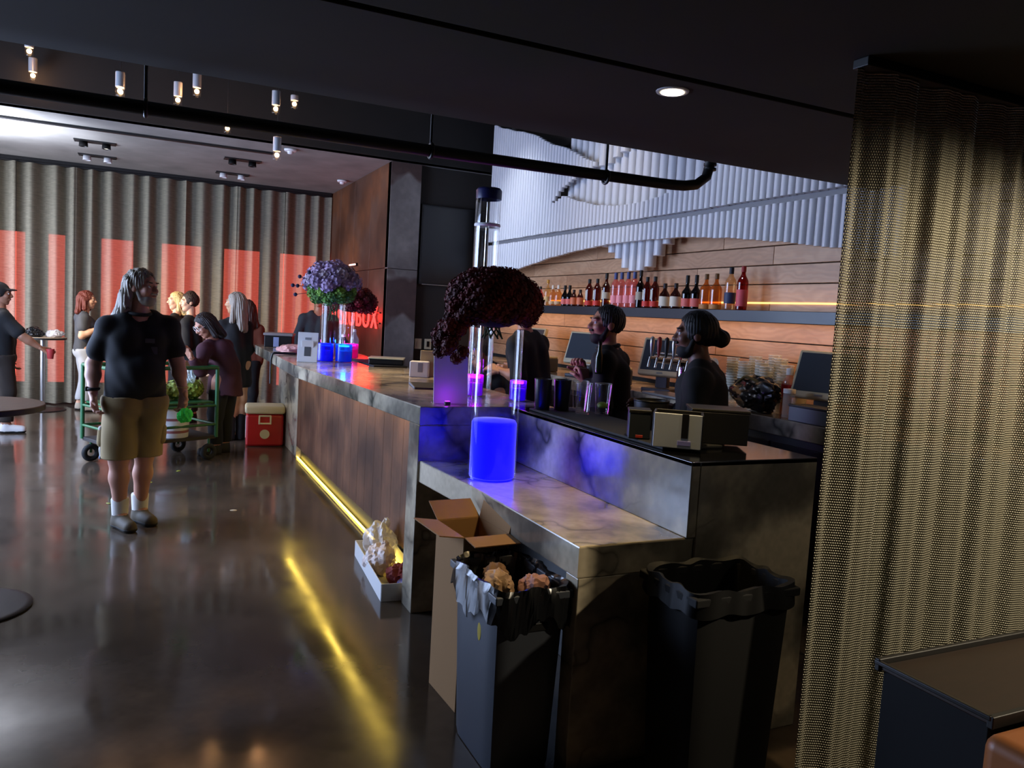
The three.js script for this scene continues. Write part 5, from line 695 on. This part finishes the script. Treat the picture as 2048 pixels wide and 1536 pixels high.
person({ label: 'red-haired woman in grey tee reaching across the far cocktail table', base: [-0.80, -12.0], fwd: [1, 0, 0.25], cell: 0.02, headCell: 0.009, build: 0.86, bust: 1, hairC: 0x6a2c1c, skin: 0xd8a888,
  j: { head: [0.058, 1.50, 0], neck: [0.03, 1.33, 0], shA: [-0.03, 1.25, -0.15], shB: [0.02, 1.25, 0.15], elA: [0.0, 1.03, -0.2], elB: [0.0, 1.02, 0.2], wrA: [0.22, 1.12, -0.1], wrB: [0.24, 1.16, 0.2], waist: [0.03, 0.99, 0], hipA: [0.02, 0.82, -0.08], hipB: [0.04, 0.82, 0.08], knA: [0.05, 0.45, -0.07], knB: [0.08, 0.44, 0.1], anA: [-0.02, 0.10, -0.08], anB: [0.06, 0.10, 0.1] },
  hair: longHair(0.16), strand: 0.004, top: { color: 0x4a4d52, sleeve: 0.5 }, bottom: { color: 0xb8bcc0, length: 1.85, name: 'trousers' }, shoe: 0xb0a898 });
person({ label: 'person in black tee and cap at the frame edge holding a red cup', base: [-1.50, -10.2], fwd: [1, 0, 0.2], cell: 0.02, headCell: 0.009, hairC: 0x15110f, skin: 0x9a6a50, armR: 1.05,
  j: { head: [0.03, 1.53, 0], neck: [0.03, 1.36, 0], shA: [0.0, 1.28, -0.16], shB: [0.06, 1.27, 0.14], elA: [0.02, 1.0, -0.2], elB: [0.23, 1.08, 0.22], wrA: [0.12, 0.8, -0.14], wrB: [0.40, 0.96, 0.22], waist: [0.05, 1.0, 0], hipA: [0.04, 0.84, -0.08], hipB: [0.06, 0.84, 0.08], knA: [0.03, 0.45, -0.08], knB: [0.1, 0.45, 0.1], anA: [-0.02, 0.10, -0.1], anB: [0.08, 0.10, 0.1] },
  hair: [...HAIR.cap(1.05), ell([0, 0.05, 0.1], [0.06, 0.012, 0.06])], strand: 0, top: { color: 0x0d0d0f, sleeve: 0.75 }, bottom: { color: 0x2a211a, length: 1.9 }, shoe: 0xd8d4d0 });
single('red_cup', lathe([[0, 0.002], [0.03, 0.002], [0.042, 0.11], [0.04, 0.112]], 20), std(0xb83a3a, 0.5), 'red plastic cup held by the person at the frame edge', 'cup', [-0.975, 0.84, -10.03]);
person({ label: 'blonde woman in black lit brightly before the red windows', base: [0.345, -11.5], fwd: [-0.9, 0, 0.3], cell: 0.022, headCell: 0.009, hands: 0, hairC: 0xd8b878, skin: 0xe0b090, build: 0.88,
  j: { head: [0, 1.555, 0], neck: [0.01, 1.38, 0], shA: [-0.05, 1.29, 0.14], shB: [0.06, 1.29, -0.14], elA: [-0.04, 1.02, 0.2], elB: [0.06, 1.02, -0.2], wrA: [-0.14, 0.85, 0.15], wrB: [-0.06, 0.85, -0.2], waist: [0.02, 1.03, 0], hipA: [0.02, 0.86, 0.08], hipB: [0.04, 0.86, -0.08], knA: [0, 0.46, 0.08], knB: [0.03, 0.46, -0.08], anA: [0, 0.1, 0.08], anB: [0.05, 0.1, -0.08] },
  hair: longHair(0.15), top: { color: 0x101012, sleeve: 1.5 }, bottom: { color: 0x101012, length: 1.9 }, shoe: 0x101010 });
person({ label: 'dark-haired person with bright lit face beside the blonde woman', base: [0.48, -10.9], fwd: [-1, 0, 0.25], cell: 0.022, headCell: 0.008, hands: 0, hairC: 0x2c1a10, skin: 0xe0b090,
  j: { head: [0, 1.55, 0], neck: [0.03, 1.37, 0], shA: [-0.03, 1.28, 0.16], shB: [0.08, 1.29, -0.14], elA: [-0.02, 1.0, 0.22], elB: [0.1, 1.0, -0.2], wrA: [-0.14, 0.82, 0.16], wrB: [-0.05, 0.82, -0.2], waist: [0.04, 1.02, 0], hipA: [0.03, 0.85, 0.08], hipB: [0.05, 0.85, -0.08], knA: [0.02, 0.46, 0.08], knB: [0.05, 0.46, -0.08], anA: [0.02, 0.1, 0.08], anB: [0.07, 0.1, -0.08] },
  hair: [...HAIR.cap(1.04), ell([0, 0.12, -0.02], [0.04, 0.03, 0.045])], top: { color: 0x121214, sleeve: 1.5 }, bottom: { color: 0x121214, length: 1.9 }, shoe: 0x101010 });
{ const p = person({ label: 'woman in maroon blouse bending over the flower cart', base: [0.64, -8.66], fwd: [-0.85, 0, 0.45], face: [-0.75, -0.5, 0.4], headUp: [-0.35, 1, 0.15], cell: 0.017, headCell: 0.0075, build: 0.98, bust: 1, hairC: 0x1a100c, skin: 0xb07a62,
  j: { head: [-0.10, 1.335, 0.12], neck: [-0.015, 1.19, 0.06], shA: [-0.10, 1.09, 0.20], shB: [0.11, 1.12, -0.08], elA: [-0.13, 0.88, 0.28], elB: [0.0, 0.88, 0.02], wrA: [-0.22, 1.02, 0.36], wrB: [-0.21, 0.93, 0.1], waist: [0.11, 0.93, 0.0], hipA: [0.06, 0.76, 0.09], hipB: [0.15, 0.76, -0.08], knA: [0.02, 0.42, 0.1], knB: [0.12, 0.42, -0.05], anA: [0.03, 0.10, 0.08], anB: [0.12, 0.10, -0.07] },
  hA: { dir: [-0.4, 0.8, 0.1], palm: [-0.5, 0, 0.5], curl: 0.7, side: 1 }, hair: longHair(0.15, 0.02), strand: 0.004, top: { color: 0x3c1420, sleeve: 1.7, hem: 0.14, hemY: 0.62, flare: 0.15, name: 'blouse' }, bottom: { color: 0x0c0c0e, length: 1.95 }, shoe: 0x0e0e0e });
  part('eyeglasses', merge(new THREE.TorusGeometry(0.024, 0.003, 6, 18).translate(0.031, 0.012, 0.1), new THREE.TorusGeometry(0.024, 0.003, 6, 18).translate(-0.031, 0.012, 0.1), rod([-0.008, 0.014, 0.102], [0.008, 0.014, 0.102], 0.003), rod([0.055, 0.014, 0.098], [0.08, 0.01, 0.0], 0.003), rod([-0.055, 0.014, 0.098], [-0.08, 0.01, 0.0], 0.003)).applyMatrix4(p.HM), std(0xd8d8da, 0.2, { metalness: 0.6 }), p.g); }
person({ label: 'woman with long grey-blonde hair in black top and skirt, seen from behind', base: [0.90, -9.45], fwd: [-0.75, 0, -0.55], face: [-0.9, 0, -0.3], cell: 0.018, headCell: 0.008, build: 0.9, hairC: 0x9a8f80, skin: 0xc8966e,
  j: { head: [0.005, 1.575, 0], neck: [0.02, 1.40, 0], shA: [-0.12, 1.31, 0.05], shB: [0.14, 1.31, -0.05], elA: [-0.14, 1.04, 0.06], elB: [0.16, 1.05, -0.04], wrA: [-0.2, 0.85, 0.02], wrB: [0.05, 0.95, -0.16], waist: [0.03, 1.06, 0], hipA: [-0.03, 0.90, 0.02], hipB: [0.10, 0.90, -0.02], knA: [0.0, 0.48, 0.03], knB: [0.10, 0.48, -0.03], anA: [-0.02, 0.10, 0.03], anB: [0.09, 0.10, -0.03] },
  hair: longHair(0.28, 0.02), strand: 0.004, top: { color: 0x101012, sleeve: 1.2, hem: 0.22, hemY: 0.62, flare: 0.15, name: 'dress' }, bottom: { color: 0x14120f, length: 0.45, name: 'shorts' }, shoe: 0x121214, boot: 0.28 });
person({ label: 'brown-haired person in rust jacket and black trousers behind the grey-haired woman', base: [1.14, -10.35], fwd: [-0.4, 0, -0.8], cell: 0.022, headCell: 0.01, hands: 0, hairC: 0x3a2014, skin: 0xb07a5a, build: 0.92, faceParts: 0,
  j: { head: [-0.01, 1.50, 0], neck: [0, 1.34, 0], shA: [-0.14, 1.25, 0], shB: [0.14, 1.25, 0], elA: [-0.17, 1.0, 0], elB: [0.17, 1.0, 0], wrA: [-0.14, 0.8, 0.02], wrB: [0.15, 0.8, 0.02], waist: [0, 1.0, 0], hipA: [-0.07, 0.84, 0], hipB: [0.07, 0.84, 0], knA: [-0.07, 0.45, 0], knB: [0.07, 0.45, 0], anA: [-0.07, 0.1, 0], anB: [0.07, 0.1, 0] },
  hair: longHair(0.2), top: { color: 0x6a3420, sleeve: 1.8, name: 'jacket' }, bottom: { color: 0x0c0c0d, length: 1.9 }, shoe: 0x101010 });
person({ label: 'person in dark grey shirt hidden behind the lilac hydrangeas', base: [2.0, -10.4], fwd: [-0.3, 0, 0.9], cell: 0.022, headCell: 0.01, hands: 0, hairC: 0x241812, skin: 0xb07a5a,
  j: { head: [0.04, 1.70, 0], neck: [0.04, 1.52, 0], shA: [-0.15, 1.42, 0], shB: [0.22, 1.42, 0], elA: [-0.24, 1.14, 0.03], elB: [0.3, 1.14, 0.03], wrA: [-0.2, 0.98, 0.2], wrB: [0.26, 0.98, 0.2], waist: [0.03, 1.1, 0], hipA: [-0.05, 0.92, 0], hipB: [0.12, 0.92, 0], knA: [-0.05, 0.5, 0], knB: [0.12, 0.5, 0], anA: [-0.05, 0.1, 0], anB: [0.12, 0.1, 0] },
  hair: HAIR.cap(1.03), top: { color: 0x2e3236, sleeve: 1.7 }, bottom: { color: 0x121214, length: 1.9 }, shoe: 0x101010 });
// bartenders
person({ label: 'bartender in black seen from behind, head hidden by the red roses', base: [2.65, -5.4], fwd: [-0.75, 0, -0.6], cell: 0.017, headCell: 0.008, hairC: 0x14100e, skin: 0xb88062, build: 1.02,
  j: { head: [-0.045, 1.66, 0.0], neck: [-0.02, 1.49, 0], shA: [-0.08, 1.39, 0.15], shB: [0.10, 1.40, -0.14], elA: [-0.05, 1.15, 0.2], elB: [0.08, 1.12, -0.2], wrA: [-0.19, 1.19, 0.12], wrB: [-0.1, 1.16, -0.2], waist: [0.05, 1.1, 0], hipA: [0.03, 0.92, 0.08], hipB: [0.06, 0.92, -0.08], knA: [0.03, 0.5, 0.08], knB: [0.06, 0.5, -0.08], anA: [0.03, 0.1, 0.08], anB: [0.06, 0.1, -0.08] },
  hair: HAIR.cap(1.02), top: { color: 0x0d0d0f, sleeve: 1.05 }, bottom: { color: 0x0d0d0f, length: 1.9 }, shoe: 0x0d0d0d });
person({ label: 'bartender in black bending over the sink, seen through the tall vase', base: [2.58, -6.2], fwd: [-0.5, 0, 0.8], face: [-0.4, -0.75, 0.6], headUp: [-0.2, 1, 0.6], cell: 0.02, headCell: 0.008, hairC: 0x1e1410, skin: 0xb88062, build: 0.92,
  j: { head: [0.03, 1.31, 0.22], neck: [0.02, 1.20, 0.12], shA: [-0.14, 1.12, 0.12], shB: [0.17, 1.13, 0.06], elA: [-0.2, 0.95, 0.26], elB: [0.2, 0.95, 0.2], wrA: [-0.1, 0.92, 0.42], wrB: [0.06, 0.92, 0.4], waist: [0.02, 1.0, -0.04], hipA: [-0.06, 0.88, -0.1], hipB: [0.08, 0.88, -0.12], knA: [-0.06, 0.48, -0.04], knB: [0.08, 0.48, -0.06], anA: [-0.06, 0.1, -0.08], anB: [0.08, 0.1, -0.1] },
  hair: HAIR.cap(1.03), top: { color: 0x101014, sleeve: 0.6 }, bottom: { color: 0x0d0d0f, length: 1.9 }, shoe: 0x0d0d0d });
person({ label: 'smiling bearded bartender in black holding a bottle with clasped hands', base: [2.64, -4.2], fwd: [-0.95, 0, 0.25], face: [-0.97, 0.06, 0.35], cell: 0.014, headCell: 0.0055, handCell: 0.005, hairC: 0x17110e, skin: 0xa8745a, beard: 1, build: 0.98,
  j: { head: [-0.03, 1.585, 0], neck: [0.0, 1.435, 0], shA: [-0.03, 1.355, 0.17], shB: [0.06, 1.35, -0.17], elA: [-0.02, 1.09, 0.24], elB: [0.03, 1.08, -0.2], wrA: [-0.13, 1.22, 0.14], wrB: [-0.15, 1.26, 0.0], waist: [0.03, 1.06, 0], hipA: [0.02, 0.90, 0.08], hipB: [0.05, 0.90, -0.08], knA: [0.02, 0.5, 0.08], knB: [0.05, 0.5, -0.08], anA: [0.02, 0.1, 0.08], anB: [0.05, 0.1, -0.08] },
  hA: { dir: [-0.25, 0.9, -0.4], palm: [-0.6, 0.2, -0.7], curl: 1.35, side: 1 }, hB: { dir: [-0.35, 0.9, 0.25], palm: [-0.5, 0.1, 0.8], curl: 1.35, side: -1 }, hair: [...HAIR.cap(1.01), ell([0, -0.12, -0.06], [0.13, 0.075, 0.13], 1)], top: { color: 0x141210, sleeve: 1.85, collar: 1, hemY: 0.86 }, bottom: { color: 0x0d0d0f, length: 1.9 }, shoe: 0x0d0d0d });
{ const b = thing('held_bottle', 'dark green bottle held upright by the bearded bartender', 'bottle', [2.46, 1.29, -4.02]); part('glass_body', lathe([[0, 0.0], [0.022, 0.0], [0.024, 0.01], [0.024, 0.10], [0.012, 0.14], [0.011, 0.18]], 18), std(0x1c2a14, 0.15), b); part('cap', lathe([[0.013, 0.175], [0.013, 0.195], [0, 0.196]], 14), M.darkMetal, b); }
person({ label: 'bartender with black hair tied in a bun, in black, close to the camera', base: [2.74, -3.35], fwd: [-0.95, 0, 0.2], face: [-0.98, -0.02, 0.12], cell: 0.014, headCell: 0.0055, handCell: 0.006, hairC: 0x080707, skin: 0x6a4434, build: 1.08,
  j: { head: [-0.085, 1.56, 0], neck: [-0.04, 1.405, 0], shA: [-0.05, 1.315, 0.19], shB: [0.02, 1.31, -0.19], elA: [-0.06, 1.06, 0.24], elB: [0.05, 1.05, -0.22], wrA: [-0.26, 1.14, 0.16], wrB: [-0.2, 1.14, -0.18], waist: [-0.01, 1.05, 0], hipA: [-0.01, 0.88, 0.08], hipB: [0.02, 0.88, -0.08], knA: [-0.01, 0.48, 0.08], knB: [0.02, 0.48, -0.08], anA: [-0.01, 0.1, 0.08], anB: [0.02, 0.1, -0.08] },
  hair: [...HAIR.cap(1.06), cone([0, -0.005, -0.09], [0, -0.015, -0.125], 0.04, 0.04), ell([0, -0.015, -0.145], [0.042, 0.042, 0.04])], strand: 0.002, beard: 1, top: { color: 0x0b0b0c, sleeve: 1.8, hemY: 0.84 }, bottom: { color: 0x0b0b0c, length: 1.9 }, shoe: 0x0d0d0d });
renderer.render(scene, camera);
